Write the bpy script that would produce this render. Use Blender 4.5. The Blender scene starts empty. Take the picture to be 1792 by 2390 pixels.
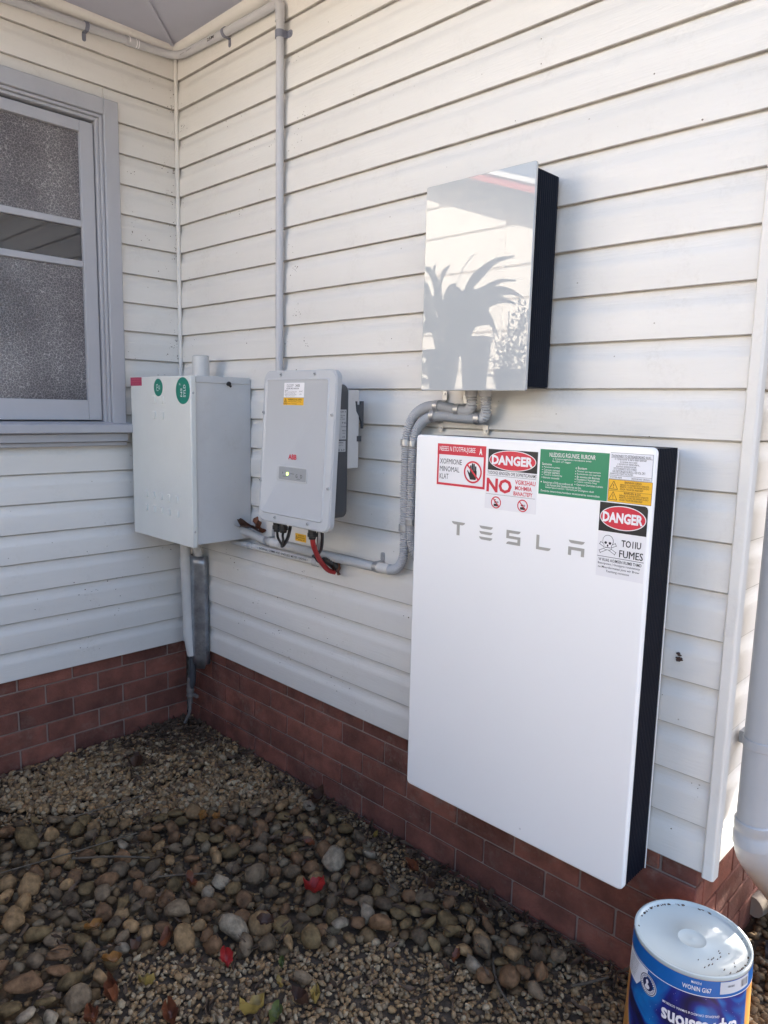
import bpy, math, random
import numpy as np
from mathutils import Vector, Matrix
random.seed(7); rng = np.random.default_rng(7)
R = math.radians
sc = bpy.context.scene; COL = sc.collection

# ------------------------------------------------------------------ camera, sky, sun, exposure
def rot(rx, ry, rz):
    return Matrix.Rotation(rz, 3, 'Z') @ Matrix.Rotation(ry, 3, 'Y') @ Matrix.Rotation(rx, 3, 'X')
cd = bpy.data.cameras.new('camera'); cam = bpy.data.objects.new('camera', cd); COL.objects.link(cam)
cd.sensor_fit = 'HORIZONTAL'; cd.sensor_width = 36; cd.lens = 1695.25 / 1792 * 36; cd.clip_start = .02; cd.clip_end = 400
cam.matrix_world = Matrix.Translation((3.1551, -1.8374, 1.1819)) @ rot(1.4272, -.0228, .775).to_4x4()
sc.camera = cam
SUN_EL, SUN_AZ = 42, 8
w = bpy.data.worlds.new('World'); sc.world = w; w.use_nodes = True
nt = w.node_tree; bg = nt.nodes['Background']; sk = nt.nodes.new('ShaderNodeTexSky'); sk.sky_type = 'NISHITA'; sk.sun_disc = False
sk.sun_elevation = R(SUN_EL); sk.sun_rotation = R(SUN_AZ); sk.air_density = 1.0; sk.dust_density = 4.0; sk.ozone_density = 1.0
nt.links.new(sk.outputs[0], bg.inputs[0]); bg.inputs[1].default_value = .092
sd = bpy.data.lights.new('sun', 'SUN'); sun = bpy.data.objects.new('sun', sd); COL.objects.link(sun)
sd.energy = 5.0; sd.angle = R(.53); sd.color = (1, .94, .84)
sdir = Vector((math.sin(R(SUN_AZ)) * math.cos(R(SUN_EL)), math.cos(R(SUN_AZ)) * math.cos(R(SUN_EL)), math.sin(R(SUN_EL))))
sun.rotation_euler = sdir.to_track_quat('Z', 'Y').to_euler(); sun.location = sdir * 20
sc.view_settings.view_transform = 'Standard'; sc.view_settings.look = 'None'; sc.view_settings.gamma = 1
sc.view_settings.use_curve_mapping = False; sc.view_settings.exposure = 2.78
sc.render.engine = 'CYCLES'; sc.cycles.use_denoising = True; sc.cycles.max_bounces = 8; sc.cycles.diffuse_bounces = 5
sc.cycles.sample_clamp_indirect = 6

# ------------------------------------------------------------------ helpers
def lin(c):
    return tuple(c) + (1,) if len(c) == 3 else tuple(c)
def mat(name, base, rough=.5, metal=0, var=0, vscale=6, bump=0, bscale=60, stretch=(1, 1, 1), rnd=0, dirt=0, dcol=(.05, .04, .03), specks=0, sscale=14, coat=0, spec=.5, dscale=7, emit=None, space='geo', attr=None):
    m = bpy.data.materials.new(name); m.use_nodes = True; t = m.node_tree; N = t.nodes; L = t.links; b = N['Principled BSDF']
    b.inputs['Roughness'].default_value = rough; b.inputs['Metallic'].default_value = metal; b.inputs['Coat Weight'].default_value = coat
    b.inputs['Specular IOR Level'].default_value = spec; b.inputs['Base Color'].default_value = lin(base)
    if emit: b.inputs['Emission Color'].default_value = lin(emit[:3]); b.inputs['Emission Strength'].default_value = emit[3]
    if space == 'geo': co = N.new('ShaderNodeNewGeometry').outputs['Position']
    else: co = N.new('ShaderNodeTexCoord').outputs['Object']
    mp = N.new('ShaderNodeMapping'); L.new(co, mp.inputs[0]); mp.inputs['Scale'].default_value = stretch
    cur = None
    def base_out():
        nonlocal cur
        if cur is None:
            if attr: n = N.new('ShaderNodeAttribute'); n.attribute_name = attr; cur = n.outputs['Color']
            else: n = N.new('ShaderNodeRGB'); n.outputs[0].default_value = lin(base); cur = n.outputs[0]
        return cur
    def mix(mode, fac, other):
        nonlocal cur
        x = N.new('ShaderNodeMix'); x.data_type = 'RGBA'; x.blend_type = mode; base_out()
        if isinstance(fac, (int, float)): x.inputs[0].default_value = fac
        else: L.new(fac, x.inputs[0])
        L.new(cur, x.inputs[6])
        if isinstance(other, tuple): x.inputs[7].default_value = lin(other)
        else: L.new(other, x.inputs[7])
        cur = x.outputs[2]
    def noise(scale, detail=5, src=None, rough_=.6):
        n = N.new('ShaderNodeTexNoise'); n.inputs['Scale'].default_value = scale; n.inputs['Detail'].default_value = detail; n.inputs['Roughness'].default_value = rough_
        L.new(src or mp.outputs[0], n.inputs['Vector']); return n
    def ramp(src, a, b_, ca=(0, 0, 0, 1), cb=(1, 1, 1, 1)):
        r = N.new('ShaderNodeValToRGB'); L.new(src, r.inputs[0]); r.color_ramp.elements[0].position = a; r.color_ramp.elements[1].position = b_
        r.color_ramp.elements[0].color = ca; r.color_ramp.elements[1].color = cb; return r.outputs[0]
    if attr: base_out()
    if var:
        n = noise(vscale); lo, hi = 1 - var, 1 + var * .6
        mix('MULTIPLY', 1.0, ramp(n.outputs['Fac'], .3, .7, (lo, lo, lo, 1), (hi, hi, hi, 1)))
    if rnd:
        oi = N.new('ShaderNodeObjectInfo')
        mix('MULTIPLY', 1.0, ramp(oi.outputs['Random'], 0, 1, (1 - rnd, 1 - rnd, 1 - rnd * .9, 1), (1 + rnd, 1 + rnd * .9, 1 + rnd * .8, 1)))
    if dirt:
        n = noise(dscale, 8, co, .7); n2 = noise(dscale * 12, 4, co, .7)
        mul = N.new('ShaderNodeMath'); mul.operation = 'MULTIPLY'; L.new(ramp(n.outputs['Fac'], .52, .75), mul.inputs[0]); L.new(ramp(n2.outputs['Fac'], .42, .62), mul.inputs[1])
        m2 = N.new('ShaderNodeMath'); m2.operation = 'MULTIPLY'; L.new(mul.outputs[0], m2.inputs[0]); m2.inputs[1].default_value = dirt
        mix('MIX', m2.outputs[0], dcol)
    if specks:
        v = N.new('ShaderNodeTexVoronoi'); v.inputs['Scale'].default_value = sscale; L.new(co, v.inputs['Vector'])
        sp = ramp(v.outputs['Distance'], .03, .055, (1, 1, 1, 1), (0, 0, 0, 1))
        sep = N.new('ShaderNodeSeparateColor'); L.new(v.outputs['Color'], sep.inputs[0])
        g = ramp(sep.outputs[0], .60, .63)
        mul = N.new('ShaderNodeMath'); mul.operation = 'MULTIPLY'; L.new(sp, mul.inputs[0]); L.new(g, mul.inputs[1])
        m2 = N.new('ShaderNodeMath'); m2.operation = 'MULTIPLY'; L.new(mul.outputs[0], m2.inputs[0]); m2.inputs[1].default_value = specks
        mix('MIX', m2.outputs[0], dcol)
    if cur is not None: L.new(cur, b.inputs['Base Color'])
    if bump:
        n = noise(bscale, 4); bp = N.new('ShaderNodeBump'); bp.inputs['Strength'].default_value = bump; bp.inputs['Distance'].default_value = .004
        L.new(n.outputs['Fac'], bp.inputs['Height']); L.new(bp.outputs[0], b.inputs['Normal'])
    return m

TXT = {}
def text_mesh(s, bold=0):
    k = (s, bold)
    if k not in TXT:
        c = bpy.data.curves.new('t', 'FONT'); c.body = s; c.size = 1; c.offset = bold; c.resolution_u = 2
        o = bpy.data.objects.new('t', c); COL.objects.link(o); dg = bpy.context.evaluated_depsgraph_get(); dg.update()
        me = bpy.data.meshes.new_from_object(o.evaluated_get(dg)); v = np.array([p.co[:2] for p in me.vertices]) if len(me.vertices) else np.zeros((1, 2))
        f = [tuple(p.vertices) for p in me.polygons]
        bpy.data.objects.remove(o); bpy.data.curves.remove(c); bpy.data.meshes.remove(me)
        v -= v.min(0); TXT[k] = (v, f, v.max(0))
    return TXT[k]

class G:
    def __init__(s): s.v = []; s.f = []; s.m = []
    def add(s, vs, fs, mi=0):
        b = len(s.v); s.v += [tuple(map(float, p)) for p in vs]; s.f += [tuple(i + b for i in f) for f in fs]; s.m += [mi] * len(fs); return s
    def box(s, x0, x1, y0, y1, z0, z1, mi=0):
        return s.add([(x, y, z) for x in (x0, x1) for y in (y0, y1) for z in (z0, z1)], [(0, 1, 3, 2), (4, 6, 7, 5), (0, 4, 5, 1), (2, 3, 7, 6), (0, 2, 6, 4), (1, 5, 7, 3)], mi)
    def prism(s, poly, M, n0, n1, mi=0, cap0=True):
        k = len(poly); vs = [M(u, v, n0) for u, v in poly] + [M(u, v, n1) for u, v in poly]
        fs = [(i, (i + 1) % k, k + (i + 1) % k, k + i) for i in range(k)] + [tuple(range(k, 2 * k))]
        if cap0: fs.append(tuple(reversed(range(k))))
        return s.add(vs, fs, mi)
    def flat(s, poly, M, n, mi=0):
        return s.add([M(u, v, n) for u, v in poly], [tuple(range(len(poly)))], mi)
    def grid(s, us, vs, P, mi=0, wrap=False):
        nu, nv = len(us), len(vs); pts = [P(u, v) for u in us for v in vs]
        fs = [(i * nv + j, i * nv + j + 1, ((i + 1) % nu) * nv + j + 1, ((i + 1) % nu) * nv + j) for i in range(nu if wrap else nu - 1) for j in range(nv - 1)]
        return s.add(pts, fs, mi)
    def ring(s, u, v, r0, r1, M, n, ax=1, seg=40, mi=0):
        a = [2 * math.pi * i / seg for i in range(seg)]
        vs = [M(u + ax * r0 * math.cos(t), v + r0 * math.sin(t), n) for t in a] + [M(u + ax * r1 * math.cos(t), v + r1 * math.sin(t), n) for t in a]
        return s.add(vs, [(i, (i + 1) % seg, seg + (i + 1) % seg, seg + i) for i in range(seg)], mi)
    def ell(s, u, v, ru, rv, M, n, seg=40, mi=0, a=0):
        return s.flat([(u + ru * math.cos(t) * math.cos(a) - rv * math.sin(t) * math.sin(a), v + ru * math.cos(t) * math.sin(a) + rv * math.sin(t) * math.cos(a)) for t in [2 * math.pi * i / seg for i in range(seg)]], M, n, mi)
    def stroke(s, u0, v0, u1, v1, wd, M, n, mi=0):
        d = math.hypot(u1 - u0, v1 - v0) or 1; a, b = -(v1 - v0) / d * wd / 2, (u1 - u0) / d * wd / 2
        return s.flat([(u0 - a, v0 - b), (u1 - a, v1 - b), (u1 + a, v1 + b), (u0 + a, v0 + b)], M, n, mi)
    def text(s, t, M, u, v, wd, h, n, bold=0, mi=0, flip=False):
        vv, f, mx = text_mesh(t, bold); sx, sy = wd / max(mx[0], 1e-6), h / max(mx[1], 1e-6)
        pts = [(p[0] * sx, p[1] * sy) for p in vv]
        if flip: pts = [(wd - a, h - b) for a, b in pts]
        return s.add([M(u + a, v + b, n) for a, b in pts], f, mi)
    def tube(s, path, r, seg=12, mi=0, caps=True):
        P = np.array(path, float); n = len(P); T = np.gradient(P, axis=0); T /= np.linalg.norm(T, axis=1)[:, None] + 1e-12
        rr = np.full(n, r) if np.isscalar(r) else np.array(r)
        ref = np.array([0, 0, 1.]) if abs(T[0][2]) < .9 else np.array([1., 0, 0]); N_ = np.cross(T[0], ref); N_ /= np.linalg.norm(N_)
        vs = []
        for i in range(n):
            N_ = N_ - T[i] * (N_ @ T[i]); N_ /= np.linalg.norm(N_); B = np.cross(T[i], N_)
            for k in range(seg):
                a = 2 * math.pi * k / seg; vs.append(P[i] + rr[i] * (math.cos(a) * N_ + math.sin(a) * B))
        fs = [(i * seg + k, i * seg + (k + 1) % seg, (i + 1) * seg + (k + 1) % seg, (i + 1) * seg + k) for i in range(n - 1) for k in range(seg)]
        if caps: fs += [tuple(reversed(range(seg))), tuple(range((n - 1) * seg, n * seg))]
        return s.add(vs, fs, mi)
    def lathe(s, prof, c, seg=32, mi=0, axis='z'):
        vs = []
        for (r, h) in prof:
            for k in range(seg):
                a = 2 * math.pi * k / seg; p = (r * math.cos(a), r * math.sin(a), h)
                if axis == 'y': p = (p[0], p[2], p[1])
                if axis == 'x': p = (p[2], p[0], p[1])
                vs.append((c[0] + p[0], c[1] + p[1], c[2] + p[2]))
        fs = [(i * seg + k, i * seg + (k + 1) % seg, (i + 1) * seg + (k + 1) % seg, (i + 1) * seg + k) for i in range(len(prof) - 1) for k in range(seg)]
        return s.add(vs, fs, mi)
    def mesh(s, name, smooth=None):
        me = bpy.data.meshes.new(name); me.from_pydata(s.v, [], s.f); me.update()
        if any(s.m): me.polygons.foreach_set('material_index', s.m)
        return me
    def obj(s, name, m, parent=None, smooth=0, bevel=0, seg=2, label=None, world_to=None):
        me = s.mesh(name)
        for mm in (m if isinstance(m, (list, tuple)) else [m]): me.materials.append(mm)
        import bmesh
        bm = bmesh.new(); bm.from_mesh(me); bmesh.ops.recalc_face_normals(bm, faces=bm.faces); bm.to_mesh(me); bm.free()
        o = link(name, me, parent)
        if smooth:
            me.polygons.foreach_set('use_smooth', [True] * len(me.polygons)); me.set_sharp_from_angle(angle=R(smooth))
        if bevel:
            b = o.modifiers.new('bevel', 'BEVEL'); b.width = bevel; b.segments = seg; b.limit_method = 'ANGLE'; b.angle_limit = R(40)
            me.polygons.foreach_set('use_smooth', [True] * len(me.polygons)); me.set_sharp_from_angle(angle=R(smooth or 35)); b.harden_normals = False
        if label: o['label'] = label
        return o
def link(name, data, parent=None):
    o = bpy.data.objects.new(name, data); COL.objects.link(o)
    if parent is not None:
        o.parent = parent; o.matrix_parent_inverse = pinv(parent)
    return o
PIV = {}
def pinv(p):
    m = Matrix.Translation(-Vector(PIV.get(p.name, (0, 0, 0)))); return m
def thing(name, label, cat, loc=(0, 0, 0), group=None):
    o = bpy.data.objects.new(name, None); COL.objects.link(o); o.location = loc; PIV[o.name] = loc; o.empty_display_size = .05
    o['label'] = label; o['category'] = cat
    if group: o['group'] = group
    return o
def tag(o, label, cat, group=None):
    o['label'] = label; o['category'] = cat
    if group: o['group'] = group
    return o
def rr(u0, u1, v0, v1, r, seg=6):
    out = []
    for cx, cy, a0 in ((u1 - r, v0 + r, -90), (u1 - r, v1 - r, 0), (u0 + r, v1 - r, 90), (u0 + r, v0 + r, 180)):
        for i in range(seg + 1):
            a = R(a0 + 90 * i / seg); out.append((cx + r * math.cos(a), cy + r * math.sin(a)))
    return out
def rect(u0, u1, v0, v1): return [(u0, v0), (u1, v0), (u1, v1), (u0, v1)]
def spline(pts, step):
    P = np.array(pts, float); P = np.vstack([2 * P[0] - P[1], P, 2 * P[-1] - P[-2]]); out = []
    for i in range(1, len(P) - 2):
        a, b, c, d = P[i - 1:i + 3]; n = max(3, int(np.linalg.norm(c - b) / .004))
        for t in np.linspace(0, 1, n, endpoint=False):
            out.append(.5 * (2 * b + (c - a) * t + (2 * a - 5 * b + 4 * c - d) * t * t + (3 * b - a - 3 * c + d) * t ** 3))
    out.append(P[-2]); out = np.array(out); L = np.r_[0, np.cumsum(np.linalg.norm(np.diff(out, axis=0), axis=1))]
    s = np.arange(0, L[-1], step); return np.stack([np.interp(s, L, out[:, k]) for k in range(3)], 1), s
MAIN = lambda y: (lambda u, v, n: (u, y - n, v))       # plane facing -y
LEFT = lambda x: (lambda u, v, n: (x + n, u, v))       # plane facing +x

# ------------------------------------------------------------------ materials
M = {}
M['board'] = mat('weatherboard_paint', (.71, .69, .655), .5, var=.05, vscale=3, bump=.25, bscale=55, stretch=(.25, .25, 3), rnd=.012, dirt=.22, dcol=(.30, .26, .20), specks=.75, sscale=19)
M['lip_line'] = mat('board_lip_line', (.43, .405, .37), .8, var=.35, vscale=14, stretch=(1, 1, .3))  # darker strip drawn along each board's lower lip to show the line
M['trim'] = mat('trim_paint', (.69, .672, .64), .45, var=.05, bump=.12, bscale=90, dirt=.3, dcol=(.3, .25, .2))
M['soffit'] = mat('soffit_paint', (.45, .46, .54), .6, var=.05, vscale=4, bump=.06, bscale=120)
M['win'] = mat('window_paint', (.40, .405, .435), .45, var=.05, bump=.12, bscale=80, stretch=(1, 1, .3), dirt=.12, dcol=(.2, .18, .16))
M['brick'] = mat('brick_face', (.20, .072, .051), .85, var=.45, vscale=11, bump=.9, bscale=110, rnd=.27, dirt=.95, dcol=(.27, .195, .155), dscale=3.5, specks=.55, sscale=26)
M['mortar'] = mat('mortar', (.30, .23, .20), .9, var=.2, bump=.6, bscale=200)
M['white'] = mat('white_enamel', (.885, .875, .87), .32, coat=.2, var=.012, vscale=2, specks=.6, sscale=9)
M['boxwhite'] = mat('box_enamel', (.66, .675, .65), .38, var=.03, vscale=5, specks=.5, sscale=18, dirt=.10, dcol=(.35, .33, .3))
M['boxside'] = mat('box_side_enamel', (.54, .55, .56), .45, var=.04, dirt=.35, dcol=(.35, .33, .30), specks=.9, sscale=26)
M['fin'] = mat('dark_heatsink', (.006, .008, .016), .5, var=.1, spec=.15)
M['glassw'] = mat('white_back_painted_glass', (.43, .45, .46), .012, spec=.65)
M['invgrey'] = mat('inverter_cover', (.47, .485, .505), .38, var=.02, bump=.05, bscale=400)
M['invdark'] = mat('inverter_casting', (.06, .065, .075), .5, bump=.08, bscale=300)
M['pvc'] = mat('grey_conduit', (.49, .49, .51), .45, var=.06, dirt=.15, dcol=(.3, .27, .24))
M['pvcl'] = mat('pale_conduit', (.60, .59, .57), .5, var=.06, dirt=.35, dcol=(.3, .27, .22), dscale=20)
M['flex'] = mat('flex_conduit', (.47, .465, .47), .5, var=.05)
M['flexl'] = mat('pale_flex_conduit', (.52, .51, .50), .55, var=.08, dirt=.3, dcol=(.25, .22, .18))
M['flexdark'] = mat('dirty_grey_cable', (.17, .15, .14), .6)
M['clip'] = mat('dark_clip', (.17, .18, .23), .45)
M['steel'] = mat('bright_steel', (.46, .47, .49), .36, metal=.7, var=.1, vscale=60)
M['galv'] = mat('galvanised_sheet', (.36, .39, .43), .38, metal=.85, var=.3, vscale=22, dirt=.4, dcol=(.12, .12, .12))
M['black'] = mat('black_plastic', (.014, .014, .016), .45)
M['ink'] = mat('black_ink', (.012, .012, .014), .5)
M['red'] = mat('red_ink', (.60, .025, .05), .45)
M['redcable'] = mat('red_cable', (.42, .03, .03), .5, bump=.4, bscale=300)
M['wink'] = mat('white_ink', (.80, .78, .80), .45)
M['paper'] = mat('white_vinyl', (.80, .785, .80), .4)
M['paper2'] = mat('pale_blue_vinyl', (.74, .75, .80), .4)
M['green'] = mat('green_vinyl', (.008, .22, .105), .4)
M['teal'] = mat('teal_vinyl', (.008, .20, .14), .35)
M['yellow'] = mat('yellow_vinyl', (.80, .44, .02), .4)
M['brown'] = mat('brown_ink', (.12, .055, .01), .5)
M['maroon'] = mat('maroon_vinyl', (.42, .035, .10), .45)
M['logo'] = mat('grey_lettering', (.40, .39, .36), .35, metal=.2)
M['panelgrey'] = mat('display_grey', (.30, .31, .32), .35)
M['led'] = mat('lit_green_led', (.4, .8, .1), .4, emit=(.45, .9, .1, 1.2))
M['downpipe'] = mat('downpipe_paint', (.39, .40, .42), .35, var=.03, bump=.04, bscale=120, dirt=.12, dcol=(.3, .28, .25))
M['redbarge'] = mat('red_fascia_paint', (.42, .07, .06), .5)
M['cream'] = mat('sunlit_cream_wall', (.82, .75, .65), .7, var=.06, bump=.3, bscale=80, dirt=.2, dcol=(.5, .42, .32))
M['tin'] = mat('white_roof_sheet', (.72, .72, .72), .4)
M['leafdark'] = mat('plant_leaf', (.035, .07, .02), .4, var=.3)
M['pot'] = mat('pot_plastic', (.09, .085, .08), .5)
M['pot2'] = mat('grey_soffit_paint', (.13, .135, .14), .6)
M['timber'] = mat('weathered_timber', (.17, .13, .10), .8, var=.3, vscale=8, stretch=(.3, 3, 3), bump=.4)
M['soil'] = mat('soil', (.085, .060, .040), .95, var=.5, vscale=30, bump=1, bscale=90)
M['pave'] = mat('pale_paving', (.20, .19, .175), .85, var=.15, vscale=3, bump=.3)
M['pebble'] = mat('pebble', (.1, .08, .06), .8, spec=.22, var=.35, vscale=90, bump=.35, bscale=260, attr='col')
for nm, c in (('olive', (.155, .105, .050)), ('brown', (.178, .100, .052)), ('greys', (.175, .125, .078)), ('tan', (.28, .175, .085)), ('pale', (.27, .215, .150)), ('dark', (.105, .074, .046))):
    M['st_' + nm] = mat('stone_' + nm, c, .8, spec=.18, var=.5, vscale=45, bump=.7, bscale=120, rnd=.2, dirt=.6, dcol=(.13, .095, .06), dscale=16)
for nm, c in (('red', (.33, .018, .016)), ('rust', (.15, .045, .018)), ('orange', (.27, .12, .03)), ('yellow', (.30, .20, .05)), ('brownl', (.065, .03, .018)), ('greenl', (.085, .10, .025))):
    M['lf_' + nm] = mat('leaf_' + nm, c, .5, var=.35, vscale=40, bump=.4, bscale=70)
M['litter'] = mat('litter', (.11, .068, .042), .85, var=.5, vscale=25)
M['twig'] = mat('twig_bark', (.11, .085, .06), .85, var=.3, vscale=40)

def glass_mat(name, base, cells):
    m = mat(name, base, .12, spec=.7); t = m.node_tree; N = t.nodes; L = t.links; b = N['Principled BSDF']
    if cells:
        g = N.new('ShaderNodeNewGeometry'); nz = N.new('ShaderNodeTexNoise'); nz.inputs['Scale'].default_value = 45
        L.new(g.outputs['Position'], nz.inputs['Vector']); mx = N.new('ShaderNodeMix'); mx.data_type = 'RGBA'; mx.inputs[0].default_value = .018
        L.new(g.outputs['Position'], mx.inputs[6]); L.new(nz.outputs['Color'], mx.inputs[7])
        v = N.new('ShaderNodeTexVoronoi'); v.feature = 'DISTANCE_TO_EDGE'; v.inputs['Scale'].default_value = 92; L.new(mx.outputs[2], v.inputs['Vector'])
        r = N.new('ShaderNodeValToRGB'); L.new(v.outputs['Distance'], r.inputs[0]); r.color_ramp.elements[0].color = (.38, .38, .40, 1); r.color_ramp.elements[1].color = lin(base)
        r.color_ramp.elements[0].position = .0; r.color_ramp.elements[1].position = .06
        n2 = N.new('ShaderNodeTexNoise'); n2.inputs['Scale'].default_value = 3.2; L.new(g.outputs['Position'], n2.inputs['Vector'])
        r2 = N.new('ShaderNodeValToRGB'); L.new(n2.outputs['Fac'], r2.inputs[0]); r2.color_ramp.elements[0].color = (.55, .5, .52, 1); r2.color_ramp.elements[1].color = (1.35, 1.3, 1.25, 1)
        r2.color_ramp.elements[0].position = .3; r2.color_ramp.elements[1].position = .7
        x = N.new('ShaderNodeMix'); x.data_type = 'RGBA'; x.blend_type = 'MULTIPLY'; x.inputs[0].default_value = 1; L.new(r.outputs[0], x.inputs[6]); L.new(r2.outputs[0], x.inputs[7])
        L.new(x.outputs[2], b.inputs['Base Color'])
        bp = N.new('ShaderNodeBump'); bp.inputs['Strength'].default_value = .3; bp.inputs['Distance'].default_value = .003; L.new(v.outputs['Distance'], bp.inputs['Height']); L.new(bp.outputs[0], b.inputs['Normal'])
    else: b.inputs['Roughness'].default_value = .02; b.inputs['Specular IOR Level'].default_value = 1.0
    return m
M['obscure'] = glass_mat('figured_glass', (.10, .10, .112), True)
M['clear'] = glass_mat('clear_dark_glass', (.03, .03, .034), False)

# ------------------------------------------------------------------ ground
GZ = -.430
g = G(); g.add([(-60, -60, GZ), (60, -60, GZ), (60, 60, GZ), (-60, 60, GZ)], [(0, 1, 2, 3)]); o = g.obj('ground', M['soil']); o['kind'] = 'structure'
g = G(); g.box(-14, 16, -16, -3.05, GZ + .004, GZ + .03); o = g.obj('paved_path', M['pave']); o['kind'] = 'structure'

# ------------------------------------------------------------------ house
YB = 2.93; S = .1244; NB = 22; XW = 2.553; ZT = 2.742
house = thing('house', 'white weatherboard house with a low red brick base and pale eaves', 'house', (0, 0, -.42))
PROF = [(-.0165, .0009), (-.0135, .0009), (-.0125, .0002), (-.0010, 0), (0, .0010), (0, .0023), (0, .070), (-.0009, .0765), (-.0033, .084), (-.0068, .092), (-.0098, .102), (-.0107, .1202), (-.0118, .1212), (-.0165, .1214)]
def board_mesh(name, a, b, Mf):
    gg = G(); gg.prism([(z, o_) for (o_, z) in PROF], lambda z, o_, n: Mf(n, z, o_), a, b); return gg
def boards(wall, Mf, a, b, idxs, base_off=0, gap=None):
    for i in idxs:
        spans = [(a, b)]
        if gap and i * S + S > gap[2] and i * S < gap[3]: spans = [(a, gap[0]), (gap[1], b)]
        for (s0, s1) in spans:
            j = random.uniform(-.0006, .0009); zz = i * S
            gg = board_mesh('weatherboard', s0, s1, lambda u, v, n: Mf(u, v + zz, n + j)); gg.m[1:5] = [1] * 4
            gg.obj('weatherboard', [M['board'], M['lip_line']], wall, smooth=32)
# main wall (faces -y)
g = G(); g.box(-.10, 2.50, .0166, .09, .002, ZT + .25); mw = g.obj('main_weatherboard_wall', M['trim'], house, label='long weatherboard wall carrying the battery and inverter')
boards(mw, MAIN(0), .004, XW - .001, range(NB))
g = G(); g.tube([(.006, -.007, .0), (.006, -.007, ZT)], .0095, 10); g.obj('corner_bead', M['trim'], mw, smooth=40)
g = G(); g.prism([(XW + a, b) for a, b in ((0, .03), (0, -.010), (.003, -.0135), (.026, -.0135), (.031, -.009), (.031, .022), (.02, .03))], lambda u, v, n: (u, v, n), -.004, ZT); g.obj('corner_stop', M['trim'], mw, smooth=40, bevel=.002)
# left wall (faces +x)
WY0, WY1, WZ0, WZ1 = -1.305, -.30, 1.05, 2.43
g = G()
for (y0, y1, z0, z1) in ((-1.70, WY0 + .03, .002, ZT + .2), (WY1 - .03, .02, .002, ZT + .2), (WY0 + .03, WY1 - .03, .002, WZ0), (WY0 + .03, WY1 - .03, WZ1 - .02, ZT + .2)): g.box(-.09, -.0166, y0, y1, z0, z1)
lw = g.obj('side_weatherboard_wall', M['trim'], house, label='short weatherboard wall with the grey window')
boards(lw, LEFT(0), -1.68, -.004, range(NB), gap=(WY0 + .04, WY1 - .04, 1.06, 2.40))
# end wall (faces +x, beyond the corner)
g = G(); g.box(2.50, XW - .009, .0166, YB - .5, .002, ZT + .2); ew = g.obj('end_weatherboard_wall', M['trim'], house, label='weatherboard end wall behind the downpipe')
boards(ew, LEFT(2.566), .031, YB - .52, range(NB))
# back volumes so that the house is closed
g = G(); g.box(-4.2, 2.49, .1, YB - .52, -.42, ZT + .2); g.box(-4.2, -.1, -1.69, .09, -.42, ZT + .2); g.obj('inner_walls', M['trim'], house)
# small dirt flecks stuck on the boards
def prof_n(z):
    f = (z % S); return -.0002 if f < .072 else -.0002 - .0107 * min(1, (f - .072) / .032) ** 1.3
def flecks(nm, Mf, spots, wall):
    gg = G()
    for u, v, sp, n_ in spots:
        for _ in range(n_):
            a, b = u + random.gauss(0, sp), v + random.gauss(0, sp); l, h, t = random.uniform(.0006, .0034) * random.random() ** .5, random.uniform(.0004, .0010), random.uniform(0, 3.14)
            gg.flat([(a + l * math.cos(q + t) * (1 if q % 3 else .6) - h * math.sin(q), b + l * math.sin(q + t) * .8 + h * math.cos(q)) for q in (0, 1.2, 2.5, 3.7, 5)], Mf, prof_n(b) + .0012)
    o_ = gg.obj(nm, M['fleck'], wall); o_['kind'] = 'stuff'
M['fleck'] = mat('dirt_fleck', (.17, .145, .12), .9)
SPM = [(random.uniform(.02, .72), round(random.uniform(4, 20)) * S - random.uniform(.004, .03), .016, random.randint(2, 8)) for _ in range(26)] + [(random.uniform(.80, .90), random.uniform(1.3, 2.5), .015, 5) for _ in range(14)] + [(random.uniform(.85, 2.5), random.uniform(.02, 2.6), .02, 1) for _ in range(40)] + [(random.uniform(.25, 1.6), round(random.uniform(0.6, 4.4)) * S - random.uniform(.004, .03), .03, 6) for _ in range(16)] + [(.045, 2.41, .012, 14), (.5, 1.27, .012, 10), (.93, 1.42, .01, 8), (2.5, .2, .02, 5)]
flecks('dirt_flecks', MAIN(0), SPM, mw)
SPL = [(-abs(random.gauss(.012, .012)) - .008, random.uniform(1.2, 2.6), .010, random.randint(2, 8)) for _ in range(22)] + [(-random.uniform(.02, .27), random.uniform(1.3, 2.6), .012, 4) for _ in range(14)] + [(-random.uniform(.02, .8), random.uniform(.0, .6), .02, 3) for _ in range(14)]
flecks('dirt_flecks', LEFT(0), SPL, lw)
# window
g = G(); X = LEFT(0)
def frame(gg, y0, y1, z0, z1, t, n0, n1):
    gg.prism(rect(y1 - t, y1, z0, z1), X, n0, n1); gg.prism(rect(y0, y0 + t, z0, z1), X, n0, n1); gg.prism(rect(y0 + t, y1 - t, z1 - t, z1), X, n0, n1)
frame(g, WY0, WY1 + .005, 1.082, 2.43, .065, -.016, .031)
g2 = G(); frame(g2, WY0 + .066, WY1 - .061, 1.082, 2.364, .013, -.05, .020); frame(g2, WY0 + .0795, WY1 - .0745, 1.082, 2.3505, .013, -.05, .009)
win = g.obj('window', M['win'], house, bevel=.004, label='grey painted timber window with frosted glass')
g2.obj('window_bead', M['win'], win, bevel=.003)
g = G(); ys0, ys1 = -1.205, -.392
g.prism(rect(ys0, ys0 + .055, 1.096, 2.328), X, -.045, -.004); g.prism(rect(ys1 - .058, ys1, 1.096, 2.328), X, -.045, -.004)
for z0, z1 in ((1.096, 1.182), (2.283, 2.328)): g.prism(rect(ys0 + .055, ys1 - .058, z0, z1), X, -.045, -.0045)
g.obj('window_sash', M['win'], win, bevel=.003)
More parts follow.
